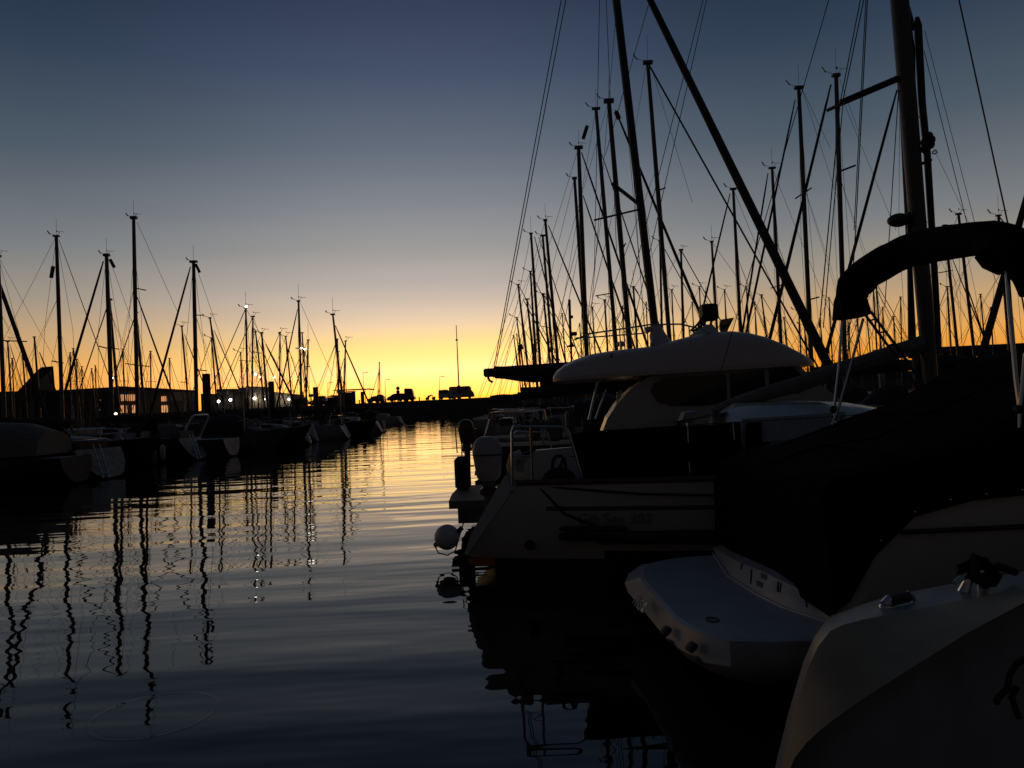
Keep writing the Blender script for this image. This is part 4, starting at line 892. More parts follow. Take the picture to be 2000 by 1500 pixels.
mb = MB(); mb.sphere(P(1628, 800, 6.63), .035, 8, 6); mb.build('pole_joint', RUB, root)
mb = MB(); mb.sphere(P(1990, 800, 4.46), .028, 8, 6); mb.build('pole_joint', RUB, root)
st1 = pole([(1688, 612, 6.55), (1745, 690, 6.4), (1800, 770, 6.25)], .012, 'canopy_strap', RUB)
pole([(1700, 608, 6.5), (1758, 686, 6.35), (1814, 768, 6.2)], .012, 'canopy_strap', RUB)
for k_ in range(6):
    q = (k_ + .6) / 6.5; mb = MB(); A = P(1688 + 112 * q, 612 + 158 * q, 6.55 - .3 * q); Bq = P(1700 + 114 * q, 608 + 160 * q, 6.5 - .3 * q); mb.tube([A, Bq], .008, 5); mb.build('strap_stitch', RUB, st1)

# ------------------------------------------------------------------ boat quarter the photographer looks over
root = thing('moored_boat', (1.8, 2.7, 0), 'nearest white boat quarter with a mooring cleat and an oval fairlead on its rim', 'boat')
Ol = [P(*q) for q in ((1512, 1530, 2.42), (1530, 1440, 2.46), (1552, 1352, 2.5), (1570, 1290, 2.53), (1590, 1244, 2.56), (1612, 1214, 2.62), (1636, 1199, 2.68), (1680, 1182, 2.75), (1740, 1163, 2.82), (1850, 1142, 2.98), (2000, 1116, 3.18), (2300, 1070, 3.6))]
Il = [P(*q) for q in ((1522, 1532, 2.30), (1540, 1444, 2.33), (1562, 1358, 2.36), (1580, 1300, 2.38), (1598, 1262, 2.40), (1622, 1232, 2.42), (1648, 1220, 2.45), (1690, 1209, 2.50), (1760, 1196, 2.55), (1860, 1176, 2.68), (2000, 1150, 2.85), (2300, 1100, 3.2))]
Ml = [(u + v) / 2 + Zv * .012 for u, v in zip(Ol, Il)]
dg = [(1530, 1535, 2.26), (1552, 1480, 2.26), (1576, 1450, 2.25), (1600, 1428, 2.24), (1625, 1408, 2.23), (1655, 1386, 2.23), (1690, 1362, 2.24), (1740, 1330, 2.26), (1800, 1292, 2.30), (1890, 1236, 2.38), (2010, 1172, 2.55), (2300, 1115, 2.95)]
Jl = [P(*q) for q in dg]
Kl = [Vector((v.x + .02, v.y + .10, v.z - .05)) for v in Jl]
Bl = [Vector((v.x - .0, v.y - .12, -.2)) for v in Jl]
Bo = [Vector((v.x - .02 if i > 4 else v.x - .06, v.y + .12, -.3)) for i, v in enumerate(Ol)]
mb = MB(); mb.grid([Bo, [Vector((v.x - .01, v.y + .04, v.z - .08)) for v in Ol], Ol, Ml, Il]); mb.build('hull', mat('near_gelcoat', (.33, .33, .32), .34, var=.1, scale=4, bump=.001), root)
mb = MB(); mb.grid([Il, Jl]); mb.build('bulwark', mat('near_cream_panel', (.42, .34, .23), .6, var=.2, scale=5), root)
mb = MB(); mb.grid([Jl, Kl, Bl]); mb.build('bulwark_recess', mat('near_grey_panel', (.25, .24, .25), .7, var=.15, scale=5), root)
mb = MB(); mb.add([Vector((.8, 1.9, -.25)), Vector((3.6, 1.9, -.25)), Vector((3.6, 2.6, -.25)), Vector((.9, 2.3, -.25))], [(0, 1, 2, 3)]); mb.build('cockpit_sole', DULL, root)
mb = MB(); mb.tube([P(*q) for q in ((2004, 1286, 2.24), (1986, 1296, 2.24), (1972, 1318, 2.23), (1968, 1345, 2.22), (1950, 1362, 2.22), (1946, 1372, 2.2))], .009, 7); mb.tube([P(*q) for q in ((1986, 1340, 2.2), (1976, 1362, 2.2), (1984, 1385, 2.18), (1990, 1402, 2.18))], .009, 7); mb.build('grab_line', ROPE, root)
# fairlead
c = P(1752, 1182, 2.66); ex = (P(1800, 1170, 2.74) - P(1706, 1192, 2.58)).normalized(); ez = Vector((0, -.25, .97)); ey = ez.cross(ex).normalized(); ez = ex.cross(ey)
mb = MB(); mb.grid([[c + ex * (.088 * w * math.cos(q)) + ey * (.034 * w * math.sin(q)) + ez * h_ for q in [2 * math.pi * k_ / 24 for k_ in range(24)]] for w, h_ in ((1.06, -.004), (1.06, .004), (1.0, .012), (.8, .016))], True, True); fl = mb.build('fairlead', STEEL, root)
mb = MB(); mb.tube([c + ex * -.05 + ez * .022, c + ex * .055 + ez * .024], [.019, .019], 10); mb.build('fairlead_roller', RUB, fl)
for sg in (-1, 1): mb = MB(); mb.tube([c + ex * (sg * .052) + ez * .012, c + ex * (sg * .062) + ez * .03, c + ex * (sg * .085) + ez * .014], .014, 8); mb.build('fairlead_cheek', STEEL, fl)
mb = MB(); mb.grid([[c + ex * (.093 * w * math.cos(q)) + ey * (.04 * w * math.sin(q)) - ez * .004 for q in [2 * math.pi * k_ / 24 for k_ in range(24)]] for w in (1.04, .9)], True); mb.build('fairlead_gasket', RUB, fl)
# cleat with turns of rope
c = P(1902, 1146, 2.84); ex = (P(1960, 1118, 2.92) - P(1836, 1140, 2.74)).normalized()
mb = MB(); mb.tube([c - ex * .125 + ez * .028, c - ex * .07 + ez * .05, c + ez * .055, c + ex * .07 + ez * .055, c + ex * .14 + ez * .04], [.008, .013, .016, .014, .009], 10)
for q in (-.035, .04): mb.tube([c + ex * q + ez * .05, c + ex * q * 1.25 + ez * .02, c + ex * q * 1.7 - ez * .03], [.014, .016, .024], 9)
cl = mb.build('mooring_cleat', STEEL, root)
mb = MB()
for sg, off in ((1, 0), (-1, 0), (1, .012)):
    mb.tube([c - ex * .06 + ez * .06 + ey * .03 * sg, c - ex * .03 + ez * .095, c + ez * .105 - ey * .02 * sg, c + ex * .045 + ez * .085, c + ex * .07 + ez * .045 - ey * .035 * sg, c + ex * .03 + ez * .03 - ey * .045, c - ex * .02 + ez * .035 - ey * .05, c - ex * .06 + ez * .06 + ey * .03 * sg], .017, 8)
mb.tube([c + ex * .07 + ez * .05, c + ex * .13 + ez * .065, c + ex * .25 + ez * .03], .015, 8)
tag(mb.build('mooring_rope', ROPE), 'dark mooring rope wound in turns around the cleat of the nearest boat', 'rope')
# ------------------------------------------------------------------ piles, pontoons, pedestals of the left row
for i, (x0, x1, yt, d_, lab) in enumerate(((395, 410, 730, 42, 'thick square-topped pile nearest the camera, beside the lone tall mast'), (524, 535, 745, 55, 'square-topped pile in front of the lit building, second along the row'),
                                        (611, 621, 756, 70, 'square-topped pile standing clear against the yellow sky, right of the lit building'), (687, 694, 764, 92, 'short pile under the flat canopy, left of the pair'), (704, 711, 765, 96, 'short pile under the flat canopy, right of the pair'))):
    A = P(x0, yt, d_); Bq = P(x1, yt, d_); r = (Bq - A).length / 2; c = (A + Bq) / 2
    rt = thing('mooring_pile', (c.x, c.y, 0), lab, 'pile', 'steel piles of the left pontoon')
    mb = MB(); mb.tube([Vector((c.x, c.y, -.5)), Vector((c.x, c.y, c.z - .05))], r, 16); mb.build('pile_shaft', PILE, rt)
    mb = MB(); mb.tube([Vector((c.x, c.y, c.z - .08)), Vector((c.x, c.y, c.z))], [r * 1.04, r * .95], 16); mb.build('pile_cap', PILE, rt)
pr = thing('pontoon', (-22, 50, 0), 'long low timber pontoon running behind the left row of boats', 'pontoon')
mb = MB(); mb.box((-22.4, 58, .32), (2.2, 90, .22)); mb.build('walkway', PONT, pr)
for k_ in range(8):
    mb = MB(); mb.box((-22.4, 18 + k_ * 11, .08), (1.8, 3, .3)); mb.build('pontoon_float', RUB, pr)
pr = thing('pontoon', (7.6, 30, 0), 'low timber pontoon between the two right rows of boats', 'pontoon')
mb = MB(); mb.box((7.4, 44, .32), (1.6, 66, .22)); mb.build('walkway', PONT, pr)
for k_ in range(6):
    mb = MB(); mb.box((7.4, 16 + k_ * 11, .08), (1.3, 3, .3)); mb.build('pontoon_float', RUB, pr)
for x, y, d_, lab in ((226, 808, 46, 'glowing pontoon pedestal in front of the long building windows'), (513, 804, 60, 'glowing pontoon pedestal below the lit building'), (583, 804, 64, 'glowing pontoon pedestal at the foot of the mast with the glinting spreader'), (681, 801, 80, 'glowing pontoon pedestal furthest right, below the box hut')):
    c = P(x, y, d_); rt = thing('pontoon_pedestal', (c.x, c.y, .4), lab, 'pedestal', 'lit pedestals on the left pontoon')
    mb = MB(); mb.box((c.x, c.y, (c.z + .3) / 2), (.2, .2, c.z - .3 - .1), bev=.03); mb.build('post', DULL, rt)
    mb = MB(); mb.sphere(c, .0015 * d_, 12, 8, (1.3, 1, .7)); mb.build('lamp', LAMPO, rt)
    mb = MB(); mb.box((c.x, c.y, c.z + .14), (.3, .3, .04)); mb.build('lamp_hood', RUB, rt)
# masthead light and spreader glints belong to their boats
for o in list(COL.objects):
    if o.get('label') == 'sailboat with a white light burning at its masthead':
        mb = MB(); mb.sphere(P(481, 599, 50), .075, 10, 8); mb.build('masthead_light', LAMPW, o)
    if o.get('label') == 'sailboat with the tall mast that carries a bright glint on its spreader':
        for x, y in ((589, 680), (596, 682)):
            mb = MB(); mb.sphere(P(x, y, 51.8), .06, 10, 8, (1.6, 1, .6)); mb.build('spreader_glint', LAMPW, o)  # glints on the spreader, put in as small glowing balls

# ------------------------------------------------------------------ extra hulls along the left row (motorboats among the yachts)
def motorboat(label, px, py, d_, yaw, L, B, hm, canopy, group='motorboats moored along the left side of the channel', bowend=False, trm=DULL):
    O = Pz(px, py, .05); O = Vector((O.x, O.y, 0)); a = Vector((math.cos(R(yaw)), math.sin(R(yaw)), 0))
    if bowend: O = O - a * L
    p = Vector((-a.y, a.x, 0))
    rt = thing('motorboat', (O.x + a.x * L / 2, O.y + a.y * L / 2, 0), label, 'motorboat', group)
    rows = hull_rows(O, a, L, B, .85, .12, 1.0, 10, .35)
    mb = MB(); mb.grid(rows); mb.build('hull', hm, rt)
    mb = MB(); mb.add([v - a * .004 for v in rows[0]], [tuple(range(len(rows[0])))]); mb.build('transom', trm, rt)
    mb = MB(); mb.grid([[r[0] - Zv * .02, (r[0] + r[-1]) / 2, r[-1] - Zv * .02] for r in rows]); mb.build('deck', DECKM, rt)
    def q(s, t_, z): return O + a * s + p * t_ + Zv * z
    w = B * .40
    mb = MB(); mb.grid([[q(s, -w * k_, .8), q(s + .0, -w * k_ * .9, z), q(s, 0, z + .06), q(s, w * k_ * .9, z), q(s, w * k_, .8)] for s, k_, z in ((L * .42, 1, .95), (L * .46, 1, 1.7), (L * .56, .95, 1.72), (L * .7, .8, 1.15), (L * .85, .5, 1.0))], False, True); cb = mb.build('cabin', hm if hm != NAVY else MIDW, rt)
    mb = MB(); mb.add([q(L * .575, -w * .84, 1.66), q(L * .69, -w * .72, 1.2), q(L * .69, w * .72, 1.2), q(L * .575, w * .84, 1.66)], [(0, 1, 2, 3)]); mb.build('windscreen', GLASS, cb)
    for sg in (-1, 1):
        mb = MB(); mb.add([q(L * .45, sg * (w * .97 + .02), 1.15), q(L * .58, sg * (w * .93 + .02), 1.15), q(L * .55, sg * (w * .88 + .03), 1.6), q(L * .46, sg * (w * .93 + .02), 1.6)], [(0, 1, 2, 3)]); mb.build('cabin_window', GLASS, cb)
    if canopy:
        mb = MB(); mb.grid([[q(s, w * math.cos(k_ * math.pi / 8), .95 + h_ * math.sin(k_ * math.pi / 8) ** .6) for k_ in range(9)] for s, h_ in ((L * .1, .7), (L * .2, .98), (L * .34, 1.05), (L * .46, .85))], False, True); mb.build('canopy', canopy, rt)
    else:
        mb = MB(); mb.tube([q(L * .3, -w, .85), q(L * .22, -w * .9, 1.9), q(L * .22, -w * .7, 2.0), q(L * .22, w * .7, 2.0), q(L * .22, w * .9, 1.9), q(L * .3, w, .85)], .05, 8); mb.build('arch', WHITE, rt)
    ra = MB(); ra.tube([q(L * .55, -w * 1.05, .9), q(L * .6, -w * 1.05, 1.45), q(L * .95, -w * .35, 1.6), q(L * .95, w * .35, 1.6), q(L * .6, w * 1.05, 1.45), q(L * .55, w * 1.05, .9)], .02, 6); ra.build('bow_rail', STEEL, rt)
    return rt
motorboat('dark motorboat with a pale rounded canopy, nearest the camera at the left edge', 158, 941, 22, 182, 7.5, 2.5, NAVY, SAILG, trm=GREYH)
motorboat('motorboat with a tall windscreen hoop and a round white stern, below the first square pile', 458, 889, 38, 178, 7.0, 2.5, GREYH, None, trm=MIDW)
motorboat('small motorboat just right of the one with the round white stern', 508, 879, 42, 176, 5.8, 2.2, DULL, SAIL)
motorboat('white motorboat with its pointed bow reaching out into the channel', 569, 876, 43, -8, 6.2, 2.3, DULL, SAIL, bowend=True)
motorboat('low dark motorboat with its bow to the channel, last but one in the left row', 708, 848, 64, -6, 7, 2.6, GREYH, None, bowend=True)
motorboat('small pale motorboat at the far end of the left row', 752, 838, 74, 178, 6.0, 2.3, GREYH, SAIL)
# small details on the nearest left yachts: ladders, ensign
e = P(137, 800, 33)
rt = thing('ensign', (e.x, e.y, e.z - .8), 'red and white flag hanging limp from a short staff in the left row', 'flag')
mb = MB(); mb.tube([Vector((e.x, e.y, e.z - .9)), Vector((e.x + .05, e.y, e.z + .35))], .015, 6); mb.build('flag_staff', WOOD, rt)
for k_, mt_ in ((0, mat('flag_white', (.6, .58, .55), .8)), (1, mat('flag_red', (.45, .03, .02), .8))):
    mb = MB(); mb.grid([[Vector((e.x + .05 - .12 * k_ + .12 * i * .5 * (-1 if k_ else 1) + .02 * math.sin(j), e.y + .05 * math.sin(i * 2 + j), e.z + .25 - .16 * j)) for i in range(3)] for j in range(5)]); mb.build('flag_cloth', mt_, rt)

# ------------------------------------------------------------------ buildings on the quay
BY = 176.0
def pq(x, y, d=BY): return P(x, y, d)
def bwin(rt, x0, y0, x1, y1, bars=1, m_=WINGLOW, d=BY - .06):
    A, Bq = pq(x0, y1, d), pq(x1, y0, d)
    mb = MB(); mb.box((A + Bq) / 2, (abs(Bq.x - A.x), .04, abs(Bq.z - A.z))); w = mb.build('window', m_, rt, smooth=False)
    mb = MB(); c = (A + Bq) / 2 - Vector((0, .05, 0)); ww = abs(Bq.x - A.x); hh_ = abs(Bq.z - A.z)
    mb.box(c + Zv * hh_ / 2, (ww + .12, .06, .1)); mb.box(c - Zv * hh_ / 2, (ww + .12, .06, .1))
    for k_ in range(bars + 1): mb.box(c + Vector((ww * (k_ / bars - .5), 0, 0)), (.09, .062, hh_ + .1))
    mb.build('window_frame', DARKW, w, smooth=False)
rt = thing('harbour_building', (-105, BY + 8, QZ), 'long two storey harbour building with orange glowing windows and a wedge roof', 'building')
def basez(pts): return [Vector((v.x, v.y, QZ)) if k_ else v for v, k_ in pts]
mb = MB(); poly = [pq(-160, 772), pq(0, 765), pq(136, 761), pq(232, 755)]; poly = [Vector((poly[0].x, BY, QZ))] + poly + [Vector((poly[-1].x, BY, QZ))]
mb.prism(poly, Vector((0, 14, 0))); mb.build('wall', DARKW, rt, smooth=False)
mb = MB(); A, Bq = pq(232.3, 757), pq(331, 763); mb.prism([Vector((A.x, BY, QZ)), A, Bq, Vector((Bq.x, BY, QZ))], Vector((0, 14, 0))); mb.build('pale_wing', PLASTER, rt, smooth=False)
mb = MB(); A, Bq = pq(229, 754), pq(333, 760); mb.prism([A, Bq, Bq - Zv * .5, A - Zv * .5], Vector((0, 15, 0)) ); o_ = mb.build('roof_edge', DARKW, rt, smooth=False); o_.location.y -= .6
mb = MB(); A, Bq = pq(331.5, 782), pq(359, 783); mb.prism([Vector((A.x, BY, QZ)), A, Bq, Vector((Bq.x, BY, QZ))], Vector((0, 8, 0))); mb.build('annex', PLASTER, rt, smooth=False)
mb = MB(); poly = [pq(30, 766), pq(66, 728), pq(78, 717), pq(102, 715), pq(106, 763)]; mb.prism(poly, Vector((-3.6, 6, 0))); wd = mb.build('wedge_roof', DARKW, rt, smooth=False); wd.location.y += .4
mb = MB(); poly = [pq(72, 748), pq(100, 722), pq(103, 762), pq(68, 762)]; mb.prism(poly, Vector((0, .2, 0))); wg = mb.build('gable_panel', PLASTER, rt, smooth=False); wg.location.y -= .1
for x0, x1 in ((236, 242), (243.5, 251), (252, 258), (259, 265)): bwin(rt, x0, 770, x1, 783.5, 2)
for x0, x1 in ((236, 242), (243.5, 249), (258, 265)): bwin(rt, x0, 791, x1, 807, 2)
bwin(rt, 315, 773.5, 325.5, 784.5, 3); bwin(rt, 315.5, 791, 328, 806, 3)
for x, y in ((186, 774), (195, 780), (193, 799)):
    bwin(rt, x, y, x + 3, y + 3, 1, mat('blue_screen', (.1, .12, .2), .4, emit=(.4, .55, .9), es=.22))
rt = thing('harbour_building', (-62, BY + 8, QZ), 'low stepped harbour building with white wall lamps, behind the square piles', 'building')
def block(name, x0, x1, y0, y1, m_, off, dep=10):
    A, Bq = pq(x0, y0), pq(x1, y1); mb = MB(); mb.prism([Vector((A.x, BY + off, QZ)), A + Vector((0, off, 0)), Bq + Vector((0, off, 0)), Vector((Bq.x, BY + off, QZ))], Vector((0, dep, 0))); return mb.build(name, m_, rt, smooth=False)
block('wall', 391, 423, 769, 769, DARKW, .3); block('wall', 423.3, 455, 760, 759, DARKW, 0); block('wall', 455.3, 480, 761, 760, DARKW, .5)
block('stair_tower', 480.3, 510, 754.5, 755, PLASTER, -.3); block('pale_wing', 510.3, 538, 764, 767, PLASTER, .2); block('pale_wing', 538.3, 571, 767, 770, PLASTER, 0)
LPOS = [(427, 784, 1), (450, 781, 1), (497, 778, 1), (516, 780, .7), (545, 779, .8), (564, 780, .8)]
for i, (x, y, s_) in enumerate(LPOS):
    c = pq(x, y, BY - 1.0); mb = MB(); mb.sphere(c, .30 * s_, 12, 8); lm = mb.build('wall_lamp', LAMPW, rt)
    mb = MB(); mb.tube([c + Vector((0, .3, .1)), c + Vector((0, 1.1, .2))], .08, 6); mb.build('lamp_bracket', DARKW, lm)
hut = thing('quay_hut', (-36, 170, QZ), 'dark box hut under the flat canopy at the end of the left quay', 'hut')
A, Bq = pq(662, 790, 168), pq(687, 766, 168)
mb = MB(); mb.box(((A.x + Bq.x) / 2, 169.5, (QZ + Bq.z) / 2), (Bq.x - A.x, 3, Bq.z - QZ)); mb.build('wall', DARKW, hut, smooth=False)
A, Bq = pq(662, 766, 168), pq(688, 765, 168); mb = MB(); mb.box(((A.x + Bq.x) / 2, 169.5, Bq.z + .08), (Bq.x - A.x + .4, 3.4, .15)); mb.build('roof', DARKW, hut, smooth=False)
cn = thing('flat_canopy', (-34, 166, QZ), 'thin flat canopy roof on slim posts over the box hut', 'canopy')
A, Bq = pq(650, 761.5, 167), pq(723, 758.5, 167); mb = MB(); mb.prism([A, Bq, Bq - Zv * .16, A - Zv * .16], Vector((0, 5, 0))); mb.build('roof', DARKW, cn, smooth=False)
for x in (663, 690, 713): 
    A = pq(x, 761, 168); mb = MB(); mb.tube([Vector((A.x, 168, QZ)), A], .07, 6); mb.build('post', DARKW, cn)
kt = thing('quay_kiosk', (-40, 168, QZ), 'low kiosk with a pale sloping roof left of the box hut', 'kiosk')
A, Bq = pq(640, 787, 168), pq(660, 775, 168); mb = MB(); mb.box(((A.x + Bq.x) / 2, 169, (QZ + Bq.z) / 2), (Bq.x - A.x, 2.4, Bq.z - QZ)); mb.build('wall', DARKW, kt, smooth=False)
mb = MB(); mb.prism([pq(639, 775, 167.6), pq(647, 771.5, 167.6), pq(661, 772, 167.6), pq(662, 775, 167.6)], Vector((0, 2.8, 0))); mb.build('roof', PLASTER, kt, smooth=False)

# ------------------------------------------------------------------ quay wall furniture, poles, vehicles
def post(name, x0, y0, x1, y1, d_, r, label, cat, head=None, m_=DARKALU):
    A = P(x0, y0, d_); Bq = P(x1, y1, d_); dv = (A - Bq); Bq = Bq - dv * ((Bq.z - QZ) / dv.z)
    rt = thing(name, (Bq.x, Bq.y, QZ), label, cat)
    mb = MB(); mb.tube([Bq, Bq + (A - Bq) * .5, A], [r, r * .8, r * .45], 8); mb.build('pole', m_, rt)
    mb = MB(); mb.box(Bq + Zv * .15, (r * 5, r * 5, .3), bev=.02); mb.build('pole_base', m_, rt)
    return rt, A, Bq
rt, A, Bq = post('signal_mast', 891, 635, 897, 772, 168, .16, 'tall slim signal mast standing alone on the quay against the brightest sky', 'mast')
mb = MB(); c = P(892, 664, 168); mb.sphere(c, .3, 10, 6, (1, 1, .7)); mb.build('mast_collar', DARKALU, rt)
mb = MB(); c = P(896, 757, 168); mb.box(c, (.6, .4, 1.0), bev=.05); mb.build('control_box', DARKALU, rt)
for x, y0, x1, d_, lab in ((858, 736, 858.5, 172, 'faint slim lamp post left of the white van'), (752, 742, 753, 172, 'slim lamp post with a short arm above the parked cars'), (709, 728, 711, 172, 'thin lamp post rising behind the flat canopy'), (722, 762, 722.5, 171, 'short lamp post right of the flat canopy'), (640, 748, 640.3, 172, 'short lamp post over the kiosk'), (500, 731, 503, 172, 'lamp post with two glinting heads between the leaning masts'), (220, 735, 221, 175, 'lamp post with a white lamp above the long building')):
    rt, A, Bq = post('lamp_post', x, y0, x1, 775, d_, .07, lab, 'lamp post')
    mb = MB(); mb.tube([A, A + Vector((.9, 0, .1))], .05, 6); mb.box(A + Vector((.9, 0, .05)), (.5, .25, .12), bev=.02); mb.build('lamp_arm', DARKALU, rt)
    if x in (500, 220):
        for dx, dz in (((0, 0), (1.1, -.6), (4.1, -.9)) if x == 500 else ((0, -.4),)):
            mb = MB(); mb.sphere(A + Vector((dx, -.2, dz)), .22 if x == 500 else .3, 8, 6); mb.build('lamp', LAMPW, rt)
rt, A, Bq = post('road_sign', 777, 759, 777.2, 775, 169, .05, 'pair of round discs on a post, one above the other, over the parked cars', 'sign')
for dz in (.25, -.55): mb = MB(); c = A + Zv * (dz - .2); mb.tube([c - Vector((0, .03, 0)), c + Vector((0, .03, 0))], .42, 16); mb.build('sign_disc', DARKW, rt)
def car(label, x0, x1, yb, d_, prof, m_, cat='car', name='parked_car', wins=((.24, .5), (.53, .76)), wheels=(.2, .8), group='vehicles parked on the far quay'):
    A = P(x0, yb, d_); Bq = P(x1, yb, d_); z0 = QZ + .02; Lc = Bq.x - A.x
    rt = thing(name, ((A.x + Bq.x) / 2, d_, QZ), label, cat, group)
    Hm = max(h for _, h in prof)
    low = [(0, .25), (1, .25)]
    poly = [Vector((A.x + Lc * u, d_ - .9, z0 + h)) for u, h in [(0, .28)] + list(prof) + [(1, .28)]]
    mb = MB(); mb.prism(poly, Vector((0, 1.8, 0))); body = mb.build('body', m_, rt)
    for u0_, u1 in wins:
        mb = MB(); zt_ = Hm * .92; zb_ = Hm * .6; mb.add([Vector((A.x + Lc * u, d_ - .912, z0 + z)) for u, z in ((u0_, zb_), (u1, zb_), (u1 - .02, zt_), (u0_ + .03, zt_))], [(0, 1, 2, 3)]); mb.build('side_window', GLASS, body)
    for u in wheels:
        for yy in (-.92, .75):
            mb = MB(); c = Vector((A.x + Lc * u, d_ + yy, z0 + .32)); mb.tube([c, c + Vector((0, .2, 0))], .32, 14); mb.build('wheel', RUB, rt)
    return rt
SUV = [(0, .7), (.03, 1.0), (.14, 1.25), (.28, 1.68), (.4, 1.78), (.72, 1.76), (.9, 1.4), (.98, 1.1), (1, .6)]
SED = [(0, .6), (.02, .85), (.2, .98), (.36, 1.38), (.5, 1.45), (.66, 1.4), (.82, 1.02), (.98, .9), (1, .55)]
VAN = [(0, .6), (.02, 1.7), (.05, 2.05), (.6, 2.1), (.72, 1.95), (.84, 1.3), (.98, 1.05), (1, .6)]
CAMP = [(0, .6), (.0, 2.5), (.04, 2.75), (.8, 2.75), (.86, 2.6), (.88, 1.9), (.97, 1.2), (1, .6)]
car('dark estate car parked on the quay edge under the round sign discs', 757, 800, 783, 168, SUV, CARD)
car('dark saloon car close in front of the estate car under the sign', 774, 812, 782, 166.8, SED, CARD)
car('high dark van behind the parked cars near the sign', 791, 809, 782, 172, [(0, .6), (0, 2.6), (.1, 2.9), (.8, 2.8), (.95, 2.1), (1, 1.2)], CARD, 'van', 'parked_van', wins=((.65, .9),))
car('white van facing right, left of the camper', 857, 884, 779, 167.5, VAN, CARW, 'van', 'parked_van', wins=((.08, .3), (.33, .55), (.58, .76)))
car('white saloon car half hidden between the van and the camper', 880, 899, 779.5, 166.5, SED, CARW)
car('beige camper with a high square body beside the signal mast', 878, 927, 778, 171, CAMP, mat('camper_beige', (.42, .32, .2), .4), 'camper', 'camper_van', wins=((.62, .72), (.3, .42)))
car('dark car parked left of the kiosk', 604, 640, 789, 167.5, SED, CARD)
car('dark hatchback parked behind the end of the lit building', 575, 602, 791, 168, SUV, CARD)
car('dark flat roofed van parked just left of the low kiosk', 622, 641, 789, 171, VAN, CARD, 'van', 'parked_van')
car('small dark car parked left of the slim lamp post with the short arm', 733, 752, 784, 171, SUV, CARD)
car('dark car parked right of the flat canopy', 718, 752, 785, 168, SED, CARD)
mt_ = thing('motorcycle', (-16, 168, QZ), 'parked motorcycle between the dark cars and the white van', 'motorcycle')
c = P(840, 780, 167); c = Vector((c.x, 167, QZ))
for dx in (-.7, .7): mb = MB(); mb.tube([c + Vector((dx, -.06, .33)), c + Vector((dx, .06, .33))], .33, 14); mb.build('wheel', RUB, mt_)
mb = MB(); mb.tube([c + Vector((-.7, 0, .4)), c + Vector((-.4, 0, .85)), c + Vector((.1, 0, .9)), c + Vector((.45, 0, 1.1)), c + Vector((.7, 0, .4))], [.08, .17, .2, .12, .06], 8); mb.tube([c + Vector((.35, -.35, 1.2)), c + Vector((.45, 0, 1.15)), c + Vector((.35, .35, 1.2))], .03, 6); mb.build('frame', CARD, mt_)
for i in range(14):
    x = 700 + i * 17 + random.uniform(-4, 4)
    if 850 < x < 930: continue
    c = P(x, 783 - (x - 700) * .02, 165.6)
    mb = MB(); mb.tube([(c.x, 165.6, QZ), (c.x, 165.6, QZ + .5), (c.x, 165.6, QZ + .55), (c.x, 165.6, QZ + .7)], [.14, .12, .22, .2], 10)
    tag(mb.build('bollard', RUB), 'mooring bollard on the edge of the far quay wall', 'bollard', 'bollards along the quay edge')
# ------------------------------------------------------------------ far right: low quayside shed with an open front
sh = thing('quayside_shed', (70, 140, QZ), 'long low quayside shed with an open front, sunset showing between its pillars, far right', 'shed')
YS = 166.5
def ps(x, y): return P(x, y, YS)
mb = MB(); poly = [ps(1826, 678), ps(2120, 664), ps(2120, 684), ps(1860, 694)]; mb.prism(poly, Vector((0, 10, 0))); mb.build('roof', DARKW, sh, smooth=False)
for x in (1845, 1868, 1890, 1902, 1935, 1950, 1985, 2040, 2100):
    A = ps(x, 690); mb = MB(); mb.box((A.x, YS + .6, (A.z + QZ) / 2), (.7 if x % 2 else 1.4, .8, A.z - QZ)); mb.build('pillar', DARKW, sh, smooth=False)
mb = MB(); A = ps(1828, 714); Bq = ps(2120, 700); mb.prism([Vector((A.x, YS, QZ)), A, Bq, Vector((Bq.x, YS, QZ))], Vector((0, .5, 0))); mb.build('low_wall', DARKW, sh, smooth=False)
hd_ = thing('quay_wall', (55, 168, QZ), 'dark low wall with a railing along the far quay on the right', 'wall')
mb = MB(); A = P(1420, 741, 169); Bq = P(1830, 722, 169); mb.prism([Vector((A.x, 169, QZ)), A, Bq, Vector((Bq.x, 169, QZ))], Vector((0, .6, 0))); mb.build('wall', DARKW, hd_, smooth=False)
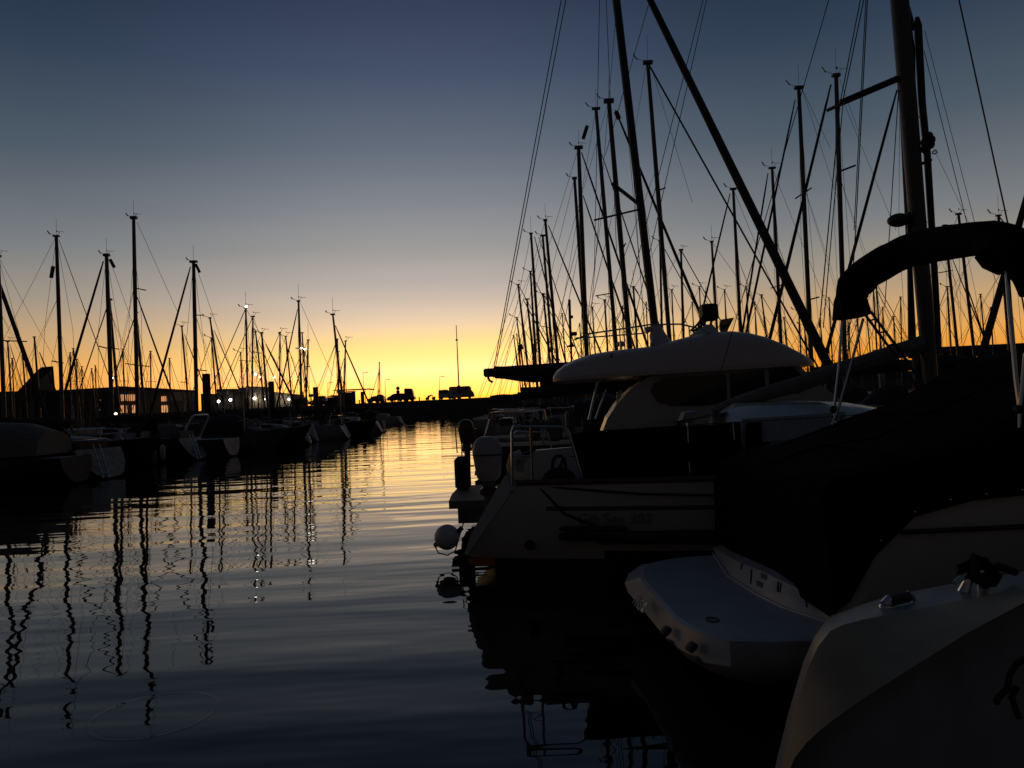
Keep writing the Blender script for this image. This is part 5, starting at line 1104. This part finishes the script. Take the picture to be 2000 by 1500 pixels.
for i in range(14):
    x = 1560 + i * 20; A = P(x, 735 - (x - 1420) * .046, 169); mb = MB(); mb.tube([A, A + Zv * 1.1], .06, 5); mb.build('railing_post', DARKALU, hd_)
mb = MB(); mb.tube([P(1560, 722, 169), P(1830, 709, 169)], .06, 5); mb.build('railing', DARKALU, hd_)
# radar pole with boxes rising from a boat behind the cruiser
c = P(1112, 585, 20); rt = thing('radar_pole', (c.x, c.y, 1.2), 'short thick pole with small boxes and lamps, left of the mast with the hanging tube', 'pole')
mb = MB(); mb.tube([c, P(1114, 650, 20), P(1118, 740, 20)], [.035, .034, .02], 8); mb.build('pole', DARKALU, rt)
mb = MB(); mb.box(P(1116, 619, 19.95), (.085, .08, .075), bev=.01); mb.build('box', DULL, rt)
mb = MB(); mb.box(P(1121, 652, 19.95), (.16, .1, .1), bev=.02); mb.build('lamp_housing', RUB, rt)
mb = MB(); mb.tube([P(1108, 677, 19.9), P(1120, 674, 19.9)], [.02, .05], 8); mb.build('horn', RUB, rt)
c = P(1017, 678, 40); mb = MB(); mb.box(c, (.26, .03, .28), (Vector((.95, .1, .28)).normalized(), Vector((0, 1, 0)), Vector((-.28, 0, .95)).normalized())); fr = thing('signal_flag', (c.x, c.y, c.z - .3), 'small dark square flag on a thin staff at the left end of the right row', 'flag'); mb.build('flag_cloth', SAIL, fr)
mb = MB(); mb.tube([P(1013, 650, 40), P(1016, 712, 40)], .02, 5); mb.build('flag_staff', DARKALU, fr)

# fenders hanging along the left row
for x, y, d_, lab in ((150, 918, 25, 'pale'), (236, 905, 26.4, 'pale'), (300, 893, 31, 'grey'), (318, 884, 33, 'pale'), (362, 880, 34.6, 'pale'), (412, 872, 36, 'grey'), (500, 862, 41, 'pale'), (540, 858, 43, 'pale')):
    c = P(x, y, d_); mb = MB(); mb.tube([c + Zv * .34, c + Zv * .30, c + Zv * .24, c - Zv * .24, c - Zv * .30, c - Zv * .33], [.03, .08, .11, .11, .08, .03], 10)
    tag(mb.build('hanging_fender', DULL if lab == 'grey' else WHITE), 'sausage fender hanging upright between the sterns of the left row', 'fender', 'fenders hanging along the left row')
